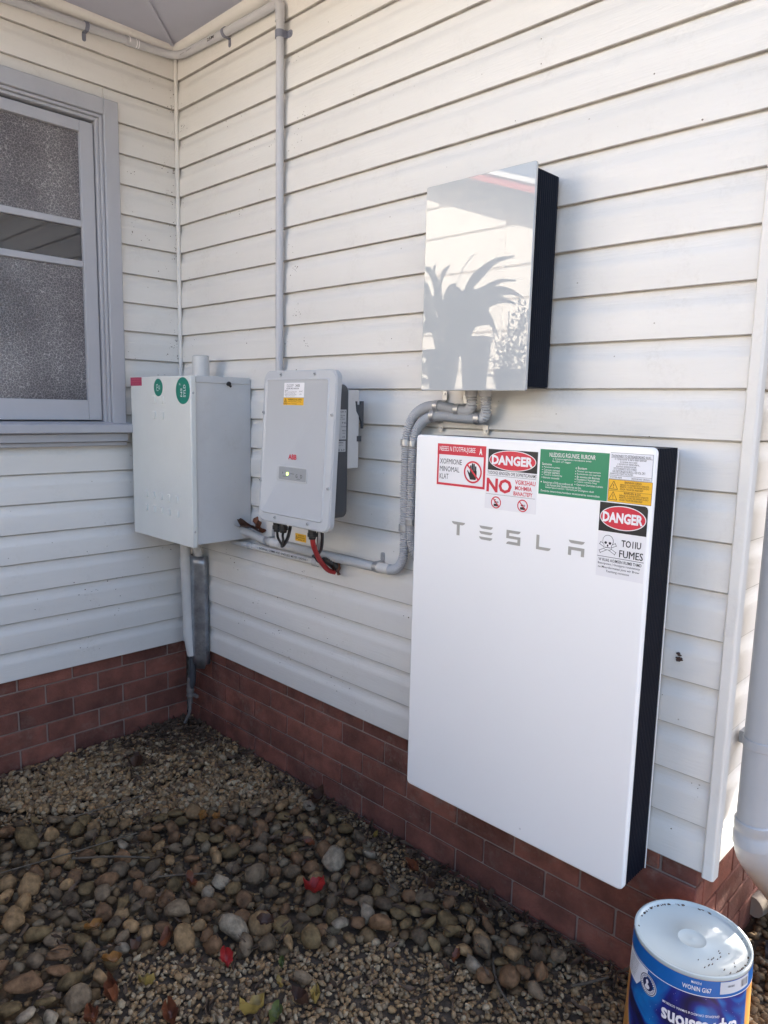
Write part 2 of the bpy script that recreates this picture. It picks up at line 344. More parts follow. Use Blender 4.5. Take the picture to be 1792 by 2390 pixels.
for z0, z1 in ((1.738, 1.766), (1.902, 1.930)):
    g = G(); g.prism(rect(ys0 + .055, ys1 - .058, z0, z1), X, -.04, -.009); g.obj('glazing_bar', M['win'], win, bevel=.004)
for z0, z1, k in ((1.182, 1.738, 'obscure'), (1.766, 1.902, 'clear'), (1.930, 2.283, 'obscure')):
    g = G(); g.prism(rect(ys0 + .055, ys1 - .058, z0, z1), X, -.026, -.022); g.obj('glass_pane', M[k], win)
g = G(); g.prism([(-.06, 1.095), (.082, 1.080), (.085, 1.076), (.085, 1.044), (.06, 1.040), (-.06, 1.046)], lambda n, v, u: (n, u, v), WY0 - .01, WY1 + .018); g.obj('window_sill', M['win'], win, bevel=.003)
g = G(); g.prism(rect(WY0, WY1, 1.004, 1.039), X, -.012, .052); g.prism(rect(WY0, WY1 + .004, .984, 1.003), X, -.012, .030); g.obj('sill_apron', M['win'], win, bevel=.003)
# soffits, beads, roof, gutter edge
OV = .62
g = G(); g.prism([(0, 0), (0, -1.95), (OV, -1.95), (OV, -OV), (3.52, -OV), (3.52, YB), (-4.4, YB), (-4.4, YB - .5), (XW, YB - .5), (XW, 0)], lambda u, v, n: (u, v, n), ZT, ZT + .02)
sof = g.obj('soffit', M['soffit'], house)
g = G(); g.prism([(0, .012), (.62, -.602), (.62, -.626), (-.004, -.012)], lambda u, v, n: (u, v, n), ZT - .007, ZT - .001); g.obj('mitre_strip', M['soffit'], sof, bevel=.003)
def quad_round(r): return [(0, 0)] + [(r * math.cos(a), -r * math.sin(a)) for a in [R(90) * i / 6 for i in range(7)]]
g = G(); g.prism(quad_round(.036), lambda o_, z, n: (n, -o_, ZT - .0005 + z), .004, XW); g.obj('cornice_bead', M['trim'], sof, smooth=50)
g = G(); g.prism(quad_round(.036), lambda o_, z, n: (o_, n, ZT - .0005 + z), -1.68, -.002); g.obj('cornice_bead', M['trim'], sof, smooth=50)
g = G(); g.prism([(-1.02, ZT - .03), (-1.02, ZT - .0), (0, ZT), (0, ZT - .03)], lambda u, v, n: (u, v, n), 0, .001) if False else None
g = G(); g.box(OV - .0, OV + .025, -1.97, -OV - .025, ZT - .03, ZT + .16); g.box(OV, 3.545, -OV - .025, -OV, ZT - .03, ZT + .16); g.box(3.52, 3.545, -OV, YB, ZT - .03, ZT + .16); g.box(-4.4, 3.545, YB, YB + .025, ZT - .03, ZT + .16); g.obj('fascia', M['trim'], house)
g = G(); zr = ZT + .165
g.add([(-4.5, -OV - .08, zr), (3.58, -OV - .08, zr), (3.58, YB + .05, zr), (-4.5, YB + .05, zr), (-2.8, 1.1, zr + .62), (1.9, 1.1, zr + .62)], [(0, 1, 5, 4), (1, 2, 5), (2, 3, 4, 5), (3, 0, 4)])
g.add([(-4.5, -2.0, zr), (OV + .08, -2.0, zr), (OV + .08, 0, zr), (-4.5, 0, zr), (-2, -2.0, zr + .75), (-2, .6, zr + .75)], [(0, 4, 5, 3), (4, 1, 2, 5), (0, 1, 4)]); g.obj('roof', M['tin'], house)
# brick base
BH, BL, CH = .0812, .2262, .0885
def brick_mesh():
    gg = G(); gg.box(0, BL, 0, .05, 0, BH); return gg
protos = {}
def brick(par, x, y, z, ln, face):
    k = (round(ln, 3), face)
    if k not in protos:
        gg = G()
        if face == 'm': gg.box(0, ln, 0, .05, 0, BH)
        else: gg.box(-.05, 0, 0, ln, 0, BH)
        o_ = gg.obj('brick', M['brick'], None, bevel=.0035); protos[k] = o_
    else:
        o_ = protos[k].copy(); COL.objects.link(o_)
    o_.parent = par; o_.matrix_parent_inverse = Matrix.Identity(4)
    j = random.uniform(-.0012, .0012)
    o_.location = (x, y + (j if face == 'm' else 0), z) if face == 'm' else (x + j, y, z)
    o_.rotation_euler = (random.uniform(-.006, .006), 0, random.uniform(-.004, .004))
def brick_wall(face, u0, u1, off, first, lab):
    gg = G()
    if face == 'm': gg.box(u0, u1 - (.0065 if u1 > 2 else 0), .0265, .10, -.52, .012)
    else: gg.box(first - .085, first - .0065, u0, u1, -.52, .012)
    base = gg.obj('brick_base', M['mortar'], house, label=lab)
    base.location = (0, 0, 0); base.matrix_parent_inverse = Matrix.Translation((0, 0, .42)); PIV[base.name] = (0, 0, 0)
    for c in range(6):
        z = -.062 + .0037 - (c) * CH; st = off[c % 2]; pitch = .2352
        k = math.floor((u0 - st) / pitch)
        a = st + k * pitch
        while a < u1:
            s0, s1 = max(a + .0037, u0), min(a + pitch - .0037, u1)
            if s1 - s0 > .03:
                if face == 'm': brick(base, s0, .02, z, s1 - s0, 'm')
                else: brick(base, first, s0, z, s1 - s0, 'l')
            a += pitch
brick_wall('m', .0, 2.535, (.317 - .2352, .2), 0, 'brick base course under the long wall')
brick_wall('l', -1.66, .015, (-.09, -.209), -.02, 'dusty brick base under the window wall')
brick_wall('l', .0765, YB - .52, (.18 - .2352, .30), 2.535, 'greyish brick base of the end wall')

# ------------------------------------------------------------------ eave conduit, vertical conduit
c1 = thing('eave_conduit', 'grey electrical conduit running under both eaves into the inside corner', 'conduit', (.02, -.02, ZT - .06))
pth, _ = spline([(.022, -1.62, 2.664), (.022, -.9, 2.668), (.022, -.42, 2.684), (.022, -.20, 2.694), (.03, -.09, 2.696), (.05, -.045, 2.694), (.10, -.024, 2.690), (.20, -.022, 2.686), (.42, -.022, 2.676), (.745, -.022, 2.668), (.777, -.022, 2.66), (.787, -.022, 2.62), (.7875, -.022, 2.56)], .01)
g = G(); g.tube(pth, .0165, 14); g.obj('conduit_pipe', M['pvc'], c1, smooth=60)
g = G(); g.tube([(.022, -.19, 2.6945), (.022, -.25, 2.692)], .0192, 14); g.obj('conduit_coupling', M['pvc'], c1, smooth=50)
g = G()
for yy in (-.195, -.205, -.235): g.tube([(.022, yy, 2.6942), (.022, yy - .0035, 2.694)], .0197, 14)
g.obj('paint_ring', M['wink'], c1, smooth=50)
g = G(); g.text('25M', MAIN(-.0392), .315, 2.668, .05, .013, .0003, .02); g.text('DV  20M', MAIN(-.0392), .10, 2.680, .09, .004, .0003, 0); g.obj('pipe_print', M['ink'], c1)
def saddle(par, cx, cz, r, axis, tabdir, y=-.0, m='clip', wall='m', wd=.016, depth=None):
    """clip strap round a pipe plus a screwed tab on the wall"""
    gg = G(); d = depth or .022
    W = (lambda u, v, n: (u, y - n, v)) if wall == 'm' else (lambda u, v, n: (y + n, u, v))
    arc = [(r * math.cos(a), d + r * math.sin(a)) for a in [R(-20 + 220 * i / 14) for i in range(15)]]
    arc = [(r, .001)] + [p for p in arc if p[1] > .003] + [(-r, .001)]
    rr_ = r + .0022
    outer = [(q[0] * rr_ / r, d + (q[1] - d) * rr_ / r if q[1] > d else q[1]) for q in arc]
    poly = arc + outer[::-1]
    if axis == 'v': gg.prism(poly, lambda a, n, t: W(cx + a, cz + t, n), -wd / 2, wd / 2)
    else: gg.prism(poly, lambda a, n, t: W(cx + t, cz + a, n), -wd / 2, wd / 2)
    tl = .032
    if axis == 'v': tb = rr(cx + tabdir * r - (0 if tabdir > 0 else tl), cx + tabdir * r + (tl if tabdir > 0 else 0), cz - wd / 2, cz + wd / 2, wd * .45, 5)
    else: tb = rr(cx - wd / 2, cx + wd / 2, cz + tabdir * r - (0 if tabdir > 0 else tl), cz + tabdir * r + (tl if tabdir > 0 else 0), wd * .45, 5)
    gg.prism(tb, W, .0005, .003)
    o_ = gg.obj('saddle_clip', M[m], par, smooth=40)
    sx, sz = (cx + tabdir * (r + .021), cz) if axis == 'v' else (cx, cz + tabdir * (r + .021))
    gg = G(); c = [(.0052 * math.cos(t), .0052 * math.sin(t)) for t in [2 * math.pi * i / 12 for i in range(12)]]
    gg.prism([(sx + a, sz + b) for a, b in c], W, .003, .0052); gg.prism([(sx + a * .5, sz + b * .5) for a, b in c], W, .0052, .0062)
    gg.obj('clip_screw', M['steel'] if m != 'clip' else M['clip'], o_, smooth=40)
saddle(c1, -.42, 2.684, .017, 'h', -1, 0, wall='l'); saddle(c1, .425, 2.676, .017, 'h', -1, 0)
c2 = thing('drop_conduit', 'vertical grey conduit from the eave down to the inverter', 'conduit', (.787, -.022, 1.3))
g = G(); g.tube([(.7872, -.022, 2.615), (.7872, -.022, 2.0), (.7872, -.022, 1.285)], .0158, 14); g.obj('conduit_pipe', M['pvc'], c2, smooth=60)
g = G(); g.tube([(.7872, -.022, 2.60), (.7872, -.022, 2.657)], .019, 14); g.obj('conduit_coupling', M['pvc'], c2, smooth=50)
saddle(c2, .7872, 2.555, .0165, 'v', 1, 0, wd=.026)

# ------------------------------------------------------------------ meter box
mb = thing('meter_box', 'white metal switchboard box in the corner with green round stickers', 'meter box', (.32, -.15, .59))
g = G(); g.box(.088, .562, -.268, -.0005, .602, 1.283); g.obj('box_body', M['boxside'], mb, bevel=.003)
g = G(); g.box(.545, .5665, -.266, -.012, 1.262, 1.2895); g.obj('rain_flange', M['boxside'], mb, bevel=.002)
g = G(); g.box(.076, .5745, -.2955, -.2715, .594, 1.287); lid = g.obj('box_door', M['boxwhite'], mb, bevel=.004, label='white door with round green stickers')
F = MAIN(-.2955)
g = G(); g.prism(rect(.077, .178, 1.249, 1.2845), F, 0, .0006); s_ = g.obj('notice_sticker', M['maroon'], mb)
g = G(); g.text('CAUTION BEFORE', F, .085, 1.274, .085, .006, .001); g.text('WORKING ISOLATE', F, .085, 1.264, .085, .006, .001); g.text('ALL SUPPLIES', F, .095, 1.254, .06, .005, .001); g.obj('lettering', mat('pink_ink', (.55, .16, .2), .5), s_)
for (cx, cz, r, k) in ((.320, 1.241, .0365, 0), (.516, 1.228, .0535, 1)):
    g = G(); g.prism([(cx + r * math.cos(t), cz + r * math.sin(t)) for t in [2 * math.pi * i / 40 for i in range(40)]], F, 0, .0006); s_ = g.obj('round_sticker', M['teal'], mb)
    g = G()
    if k == 0:
        g.ring(cx - .008, cz + .006, .006, .008, F, .001, seg=20); g.stroke(cx - .012, cz, cx - .016, cz - .012, .002, F, .001); g.stroke(cx - .012, cz - .014, cx + .002, cz - .012, .002, F, .001); g.text('&D', F, cx + .004, cz - .008, .012, .016, .001)
    else:
        g.text('SYLD', lambda u, v, n: F(cx - (v - cz), cz + (u - cx), n), cx - .026, cz - .022, .05, .017, .001, .01); g.text('NS', lambda u, v, n: F(cx - (v - cz), cz + (u - cx), n), cx - .024, cz + .004, .034, .013, .001, .01)
        g.text('SL', F, cx - .028, cz + .022, .014, .008, .001)
    g.obj('lettering', M['wink'], s_)
for (x, z, h) in [(.283, 1.174, .032), (.349, 1.175, .032), (.283, 1.110, .032), (.349, 1.110, .032)] + [(.195 + .0645 * i, .767, .03) for i in range(5)] + [(.195 + .0645 * i, .706, .03) for i in range(5)]:
    g = G(); g.prism(rr(x - .013, x + .013, z - .0, z + h, .005, 3), F, -.001, .0048); g.obj('knockout_emboss', M['boxwhite'], mb, smooth=30, bevel=.0015)
g = G(); g.ring(.331, .831, .0165, .0185, F, .0006, ax=1.9, seg=28); g.text('ESP', F, .312, .825, .038, .012, .0006); g.obj('maker_emboss', mat('emboss_shade', (.62, .63, .62), .4), mb)
g = G(); g.lathe([(.0, -.014), (.007, -.013), (.0095, -.006), (.0095, 0)], (.562, -.113, 1.262), 14, axis='x')
g.v = [(.562 - (p[0] - .562), p[1], p[2]) for p in g.v]; g.tube([(.568, -.113, 1.258), (.572, -.104, 1.250)], .005, 8); g.obj('lock_knob', M['black'], mb, smooth=40)
g = G()
for z in (.66, 1.22): g.lathe([(0, .0025), (.004, .002), (.005, 0)], (.575, -.284, z), 10, axis='x')
g.obj('hinge_rivet', M['steel'], mb, smooth=40)
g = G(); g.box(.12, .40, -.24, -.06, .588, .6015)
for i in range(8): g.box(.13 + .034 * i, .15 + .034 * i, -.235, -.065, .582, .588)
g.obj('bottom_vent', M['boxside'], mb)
g = G(); g.lathe([(.0, .098), (.030, .097), (.036, .092), (.038, .0), (.038, -.01)], (.333, -.10, 1.288), 22); g.obj('pipe_cap', M['pvcl'], mb, smooth=40)

# ------------------------------------------------------------------ inverter
iv = thing('inverter', 'light grey solar inverter with rounded cover and green status light', 'inverter', (1.145, -.12, .77))
def IV(u, v, n):
    y = -.212 - .03 * (1.30 - v) / .545
    return (u, y - n, v)
x0, x1, z0, z1 = .9445, 1.3455, .754, 1.302
g = G(); g.prism(rr(x0, x1, z0, z1, .034, 8), IV, -.024, -.003); g.prism(rr(x0 + .004, x1 - .004, z0 + .004, z1 - .004, .031, 8), IV, -.003, .0); cov = g.obj('front_cover', M['invgrey'], iv, smooth=30, bevel=.0025)
ro, ri = rr(.960, 1.3125, .786, 1.274, .016, 6), rr(.968, 1.3045, .794, 1.266, .011, 6)
g = G(); k = len(ro)
g.add([IV(u, v, .0002) for u, v in ro] + [IV(u, v, .0035) for u, v in [((a[0] * .5 + b[0] * .5), (a[1] * .5 + b[1] * .5)) for a, b in zip(ro, ri)]] + [IV(u, v, .0012) for u, v in ri], [(i, (i + 1) % k, k + (i + 1) % k, k + i) for i in range(k)] + [(k + i, k + (i + 1) % k, 2 * k + (i + 1) % k, 2 * k + i) for i in range(k)] + [tuple(range(2 * k, 3 * k))])
g.obj('raised_panel', M['invgrey'], cov, smooth=40)
for (u, v) in ((1.047, 1.288), (1.233, 1.288), (.953, 1.153), (1.330, 1.152), (.953, .905), (1.330, .906), (1.048, .775), (1.233, .775)):
    g = G(); c = [(math.cos(t), math.sin(t)) for t in [2 * math.pi * i / 14 for i in range(14)]]
    g.prism([(u + .0062 * a, v + .0062 * b) for a, b in c], IV, .0, .0028); g.prism([(u + .0045 * a, v + .0045 * b) for a, b in c], IV, .0028, .0045); s_ = g.obj('cover_screw', M['steel'], iv, smooth=35, bevel=.0008)
    g = G(); g.ell(u, v, .0022, .0022, IV, .0047, 8); g.obj('screw_recess', M['ink'], s_)
g = G(); g.prism(rr(.985, 1.3005, .792, 1.256, .028, 6), lambda u, v, n: (u, n, v), -.204, -.118); g.obj('rear_casting', M['invdark'], iv, smooth=30, bevel=.004)
g = G(); g.box(.99, 1.2995, -.117, -.066, .966, 1.238); g.obj('wall_bracket', M['boxside'], iv, bevel=.003)
g = G(); SX = lambda u, v, n: (1.2995 + n, u, v)
g.prism([(-.085, 1.199), (-.078, 1.199), (-.078, 1.188), (-.060, 1.188), (-.060, 1.200), (-.047, 1.200), (-.047, 1.105), (-.053, 1.105), (-.055, 1.128), (-.066, 1.146), (-.080, 1.165)], SX, -.006, .003); g.obj('hook_plate', M['invdark'], iv); g = G(); g.box(1.285, 1.3022, -.076, -.056, 1.06, 1.079); g.obj('locking_tab', M['invdark'], iv)
g = G(); g.box(1.0, 1.22, -.0645, -.001, 1.10, 1.20); g.obj('bracket_spacer', M['invdark'], iv)
IP = lambda u, v, n: IV(u, v, n + .0012)
g = G(); g.prism(rect(1.070, 1.181, 1.2085, 1.2585), IP, 0, .0005); s_ = g.obj('rating_label', M['paper'], iv)
g = G(); g.text('UNO-DM-SERIES', IP, 1.084, 1.249, .04, .004, .0008); g.text('WARRANTY', IP, 1.084, 1.243, .034, .004, .0008); g.text('24/05', IP, 1.133, 1.244, .024, .009, .0008, .01); g.text('SOLAR GRID INVERTER', IP, 1.083, 1.236, .07, .005, .0008, .01)
for i in range(5): g.text(['MODEL', 'IP65 outdoor use 50 Hz 230V', 'Max current input 10A', 'Serial No. and week number', 'Weight class  protection'][i], IP, 1.076, 1.230 - .0048 * i, [.018, .066, .058, .066, .056][i], .0034, .0008)
g.text('B=VT', IP, 1.157, 1.226, .017, .005, .0008); g.text('1:52', IP, 1.157, 1.217, .012, .004, .0008); g.obj('lettering', M['ink'], s_)
g = G(); g.prism(rect(1.069, 1.181, 1.181, 1.2065), IP, 0, .0005); s_ = g.obj('warning_label', M['yellow'], iv)
g = G()
def tri(gg, Mf, cx, cz, h, n, w_=.0016):
    a, b, c = (cx - h * .55, cz - h / 2), (cx + h * .55, cz - h / 2), (cx, cz + h / 2)
    for p, q in ((a, b), (b, c), (c, a)): gg.stroke(p[0], p[1], q[0], q[1], w_, Mf, n)
    gg.stroke(cx, cz + h * .15, cx, cz - h * .15, w_ * 1.4, Mf, n); gg.ell(cx, cz - h * .3, w_ * .9, w_ * .9, Mf, n, 8)
tri(g, IP, 1.0815, 1.194, .019, .0009, .0022); g.text('WARNING DUAL SUPPLY', IP, 1.095, 1.197, .078, .0065, .0009, .012); g.text('Isolate both before opening', IP, 1.095, 1.190, .074, .005, .0009); g.text('wait 5 minutes', IP, 1.095, 1.184, .05, .004, .0009); g.obj('lettering', M['brown'], s_)
g = G(); g.text('ABB', IP, 1.112, .991, .046, .0185, .0006, .035); g.obj('red_badge', M['red'], iv)
g = G(); g.prism(rr(1.0505, 1.2205, .9115, .9665, .009, 4), IP, 0, .0018); dp = g.obj('display_frame', mat('display_rim', (.48, .49, .50), .4), iv, smooth=30, bevel=.001)
g = G(); g.prism(rr(1.064, 1.2165, .9175, .9625, .005, 4), IP, .0018, .0022); g.obj('display_face', M['panelgrey'], dp)
g = G(); g.text('i', IP, 1.085, .938, .003, .007, .0026, .02); g.text('G', IP, 1.160, .929, .01, .012, .0026, .0); g.text('D', IP, 1.186, .929, .01, .012, .0026, .0); g.text('ETH', IP, 1.168, .923, .018, .003, .0026); g.text('alarm', IP, 1.087, .928, .024, .004, .0026); g.stroke(1.13, .941, 1.152, .941, .0012, IP, .0026); g.obj('lettering', M['ink'], dp)
g = G(); g.prism(rr(1.1085, 1.1175, .9345, .944, .003, 3), IP, .0022, .0035); g.obj('status_light', M['led'], dp)
g = G(); g.prism(rect(-.170, -.128, 1.068, 1.170), lambda u, v, n: (1.3006 + n, u, v), 0, .0005); g.prism(rect(-.172, -.130, 1.026, 1.063), lambda u, v, n: (1.3006 + n, u, v), 0, .0005); s_ = g.obj('side_label', mat('grey_label', (.42, .44, .47), .4), iv)
g = G(); SL = lambda u, v, n: (1.3006 + n, u, v)
for (t, v, wd, h, u) in (('SOLAR  8', 1.160, .034, .005, -.166), ('Vdc max 600', 1.148, .03, .003, -.166), ('Idc 19A', 1.142, .022, .003, -.166), ('Vac 230', 1.136, .03, .003, -.166), ('IP 65', 1.122, .018, .006, -.148), ('Product', 1.110, .022, .004, -.150), ('MADE', 1.096, .015, .004, -.146), ('ITALY', 1.088, .015, .003, -.146), ('CE', 1.073, .012, .006, -.146), ('Certified.', 1.055, .03, .005, -.170), ('AS 4777.2', 1.047, .026, .003, -.168), ('CE  E-D', 1.029, .036, .006, -.170)): g.text(t, SL, u, v, wd, h, .0008, .01)
g.obj('lettering', M['ink'], s_)
for (x, zb) in ((1.008, .715), (1.045, .716), (1.211, .715)):
    g = G(); g.lathe([(.0, .04), (.015, .04), (.015, .022), (.0175, .021), (.0175, .008), (.0135, .006), (.0125, -.002), (.0, -.002)], (x, -.2, zb), 12); g.obj('cable_gland', M['black'], iv, smooth=25)
g = G(); pth, _ = spline([(1.211, -.2, .718), (1.203, -.186, .685), (1.165, -.13, .628), (1.135, -.075, .584), (1.128, -.045, .562), (1.133, -.02, .553)], .003); g.tube(pth, .0092 + .0005 * np.sin(np.arange(len(pth)) * 2.2), 12)
tag(g.obj('red_cable', M['redcable'], None, smooth=60), 'red sheathed cable curving from the inverter to the wall', 'cable')
tag(G().tube(spline([(1.008, -.2, .716), (1.0, -.19, .688), (.975, -.155, .655), (.947, -.13, .641), (.955, -.135, .646), (1.0, -.165, .675), (1.035, -.195, .70), (1.045, -.2, .717)], .004)[0], .0048, 8).tube(spline([(1.088, -.2, .752), (1.07, -.19, .725), (1.02, -.16, .685), (.965, -.135, .648), (.946, -.13, .640)], .004)[0], .0068, 8).obj('black_cable', M['black'], None, smooth=60), 'looped black cable pair hanging below the inverter left glands', 'cable')
tag(G().tube(spline([(1.262, -.2, .752), (1.236, -.175, .72), (1.19, -.14, .667), (1.12, -.10, .630), (1.062, -.07, .611), (1.058, -.055, .604), (1.075, -.05, .588), (1.11, -.03, .59)], .004)[0], .0058, 8).tube(spline([(1.232, -.19, .752), (1.2, -.165, .70), (1.14, -.115, .655), (1.10, -.06, .60), (1.115, -.03, .59)], .004)[0], .0035, 8).obj('black_cable', M['black'], None, smooth=60), 'black cable beside the red cable under the inverter', 'cable')
tag(G().tube(spline([(1.246, -.195, .752), (1.226, -.18, .715), (1.195, -.155, .69), (1.13, -.105, .650), (1.10, -.09, .64)], .003)[0], .0055, 8).obj('grey_cable', M['pvc'], None, smooth=60), 'short pale grey cable behind the red cable', 'cable')
g = G(); g.tube(spline([(1.07, -.03, .583), (1.10, -.035, .597), (1.125, -.03, .592), (1.138, -.012, .572)], .004)[0], [.016] * 1 + [.018] * 0 + list(np.linspace(.016, .02, len(spline([(1.07, -.03, .583), (1.10, -.035, .597), (1.125, -.03, .592), (1.138, -.012, .572)], .004)[0]) - 1)), 12)
tag(g.obj('cable_boot', M['black'], None, smooth=50), 'black rubber boot where cables enter the boards', 'cable entry')
g = G(); g.prism(rect(.868, .936, .636, .667), MAIN(.0), .0003, .0009); s_ = tag(g.obj('yellow_warning_label', M['yellow']), 'small yellow warning label on the boards under the inverter', 'label')
g = G(); WM = MAIN(0)
for i, t in enumerate(('WARNING', 'MULTIPLE SUPPLY', 'isolate all')): g.text(t, WM, .886, .657 - .0085 * i, [.036, .045, .04][i], .006, .0012, .01)
tri(g, WM, .877, .652, .013, .0012, .0014); g.obj('lettering', M['brown'], s_)

# ------------------------------------------------------------------ gateway
gw = thing('gateway_cabinet', 'wall cabinet with glossy white glass front and black ribbed side', 'cabinet', (1.845, -.07, 1.234))
g = G(); g.prism(rr(1.657, 2.0335, 1.234, 1.8235, .006, 4), MAIN(-.138), 0, .0098); g.obj('glass_front', M['glassw'], gw, bevel=.0015)
def ribbed(xs, xe, yf, yr, z0, z1, pitch, dep):
    """body whose +x side is a row of vertical ribs"""
    prof = [(xs, yr), (xs, yf)]
    n = int((yr - yf - .012) / pitch); y = yf + .006; prof.append((xe, yf))
    for i in range(n): prof += [(xe, y + .0), (xe - dep, y + pitch * .25), (xe - dep, y + pitch * .6), (xe, y + pitch * .85)]; y += pitch
    prof += [(xe, yr - .004), (xe - .006, yr)]
    gg = G(); gg.prism(prof, lambda u, v, n: (u, v, n), z0, z1); return gg
g = ribbed(1.672, 2.0205, -.1365, -.012, 1.247, 1.813, .0098, .0042); g.obj('ribbed_body', M['fin'], gw)
g = G(); g.box(1.675, 2.017, -.136, -.014, 1.8135, 1.8165); g.box(1.675, 2.017, -.136, -.014, 1.2435, 1.2465); g.obj('end_cap', M['black'], gw, bevel=.001)
g = G(); g.box(1.70, 1.99, -.012, -.0002, 1.30, 1.76); g.obj('mounting_plate', M['steel'], gw)
for x in (1.779, 1.832):
    g = G(); g.lathe([(0, 0), (.0195, 0), (.0195, -.02), (.017, -.024), (.0, -.024)], (x, -.055, 1.2435), 16); g.obj('conduit_adaptor', M['flex'], gw, smooth=40)

# flexible conduits
def corr(pts, r, pitch=.0078, d=.0021):
    P, s = spline(pts, pitch / 4); return P, r + d * np.cos(s / pitch * 2 * math.pi)
f1 = thing('flexible_conduit', 'corrugated grey conduit looping from cabinet down and along to the meter box', 'conduit', (1.49, -.04, .62))
P, r = corr([(1.779, -.055, 1.222), (1.780, -.052, 1.200), (1.770, -.045, 1.183), (1.745, -.040, 1.176), (1.70, -.036, 1.180), (1.63, -.036, 1.189), (1.575, -.036, 1.182), (1.533, -.036, 1.157), (1.509, -.036, 1.115), (1.500, -.036, 1.06), (1.496, -.033, .95), (1.496, -.031, .80), (1.498, -.030, .72), (1.493, -.030, .668), (1.475, -.030, .636), (1.448, -.030, .620), (1.42, -.030, .6165)], .0152); g = G(); g.tube(P, r, 14, caps=False); g.obj('corrugated_tube', M['flex'], f1, smooth=70)
P, r = corr([(1.405, -.030, .616), (1.30, -.030, .613), (1.0, -.030, .612), (.80, -.030, .613)], .0152); g = G(); g.tube(P, r, 14, caps=False); g.obj('corrugated_tube', M['flexl'], f1, smooth=70)
P, r = corr([(.76, -.030, .613), (.72, -.030, .614), (.68, -.032, .618), (.63, -.036, .628), (.575, -.040, .634), (.54, -.045, .635)], .0152); g = G(); g.tube(P, r, 14, caps=False); g.obj('corrugated_tube', M['flexl'], f1, smooth=70)
for a, b in (((1.432, -.030, .6175), (1.372, -.030, .6155)), ((.812, -.030, .613), (.752, -.030, .6135))):
    g = G(); g.tube([a, b], .0186, 16); g.obj('conduit_coupling', M['pvcl'], f1, smooth=40)
saddle(f1, 1.368, .6155, .0178, 'h', 1, 0, 'steel', depth=.030, wd=.02); saddle(f1, .722, .6145, .0178, 'h', 1, 0, 'steel', depth=.030, wd=.02)
saddle(f1, 1.632, 1.1885, .0178, 'h', 1, 0, 'steel', depth=.036, wd=.018); saddle(f1, 1.717, 1.178, .0178, 'h', 1, 0, 'steel', depth=.036, wd=.018); saddle(f1, 1.4995, 1.066, .0178, 'v', -1, 0, 'steel', depth=.036, wd=.02); saddle(f1, 1.496, .775, .0178, 'v', -1, 0, 'steel', depth=.031, wd=.02)
f2 = thing('flexible_conduit', 'corrugated grey conduit from cabinet right adaptor down behind the battery edge', 'conduit', (1.53, -.04, .7))
P, r = corr([(1.832, -.055, 1.222), (1.833, -.050, 1.19), (1.826, -.044, 1.165), (1.800, -.038, 1.1535), (1.716, -.036, 1.155), (1.64, -.036, 1.158), (1.59, -.036, 1.148), (1.553, -.036, 1.12), (1.536, -.036, 1.08), (1.530, -.035, 1.02), (1.528, -.033, .90), (1.526, -.031, .80), (1.530, -.03, .735), (1.548, -.03, .69), (1.60, -.03, .64), (1.70, -.03, .60)], .0152); g = G(); g.tube(P, r, 14, caps=False); g.obj('corrugated_tube', M['flex'], f2, smooth=70)
saddle(f2, 1.618, 1.1575, .0178, 'h', -1, 0, 'steel', depth=.036, wd=.018); saddle(f2, 1.80, 1.1535, .0178, 'h', -1, 0, 'steel', depth=.038, wd=.018); saddle(f2, 1.5325, 1.064, .0178, 'v', 1, 0, 'steel', depth=.036, wd=.018); saddle(f2, 1.5262, .80, .0178, 'v', 1, 0, 'steel', depth=.031, wd=.018)
f3 = thing('rigid_conduit', 'straight pale conduit with printed wording below the inverter', 'conduit', (.78, -.028, .575))
g = G(); g.tube([(.46, -.028, .5755), (1.075, -.028, .5765)], .0132, 14); g.obj('conduit_pipe', M['pvcl'], f3, smooth=50)
for x in (.600, 1.032):
    g = G(); g.tube([(x - .014, -.028, .576), (x + .014, -.028, .576)], .0162, 14); g.obj('conduit_coupling', M['flex'], f3, smooth=40)
g = G(); g.text('/  INTERNAL, COMMS AND /ENERGEX/ METER / EASONS /', MAIN(-.0413), .665, .5735, .33, .011, .0003, .01); g.obj('pipe_print', M['ink'], f3)

# pipes under the meter box
p1 = thing('riser_conduit', 'pale dirty riser conduit in the corner under the meter box', 'conduit', (.11, -.06, -.1))
g = G(); g.tube(spline([(.112, -.06, .60), (.114, -.06, .45), (.120, -.058, .25), (.124, -.056, .10), (.128, -.054, .05), (.134, -.05, .005), (.138, -.045, -.03)], .01)[0], .0255, 16); g.obj('conduit_pipe', M['pvcl'], p1, smooth=60)
g = G(); g.tube([(.113, -.06, .447), (.1145, -.06, .405)], .0285, 16); g.obj('conduit_coupling', M['pvcl'], p1, smooth=40)
g = G(); g.tube([(.1235, -.056, .098), (.1255, -.0555, .062)], .0285, 16); g.obj('conduit_coupling', M['pvcl'], p1, smooth=40)
tag(G().tube(spline([(.082, -.05, .60), (.079, -.045, .44), (.083, -.045, .25), (.079, -.045, .13), (.076, -.045, .08), (.088, -.045, .03), (.118, -.045, .003), (.135, -.042, -.02)], .006)[0], .0085, 10).obj('white_cable', M['paper'], None, smooth=60), 'thin white cable looping beside the riser conduit', 'cable')
tag(G().tube(spline([(.215, -.10, .60), (.20, -.06, .53), (.185, -.034, .47), (.18, -.03, .38)], .005)[0], .021 + .0012 * np.cos(np.arange(len(spline([(.215, -.10, .60), (.20, -.06, .53), (.185, -.034, .47), (.18, -.03, .38)], .005)[0])) * 1.6), 14).obj('flexible_conduit', M['pvcl'], None, smooth=60), 'short flexible conduit going into the metal channel', 'conduit')
g = G(); pl = [(.126, -.030), (.130, -.050), (.180, -.062), (.187, -.060), (.216, -.034), (.221, -.028), (.223, -.006)]
rows = np.linspace(-.060, .467, 14)
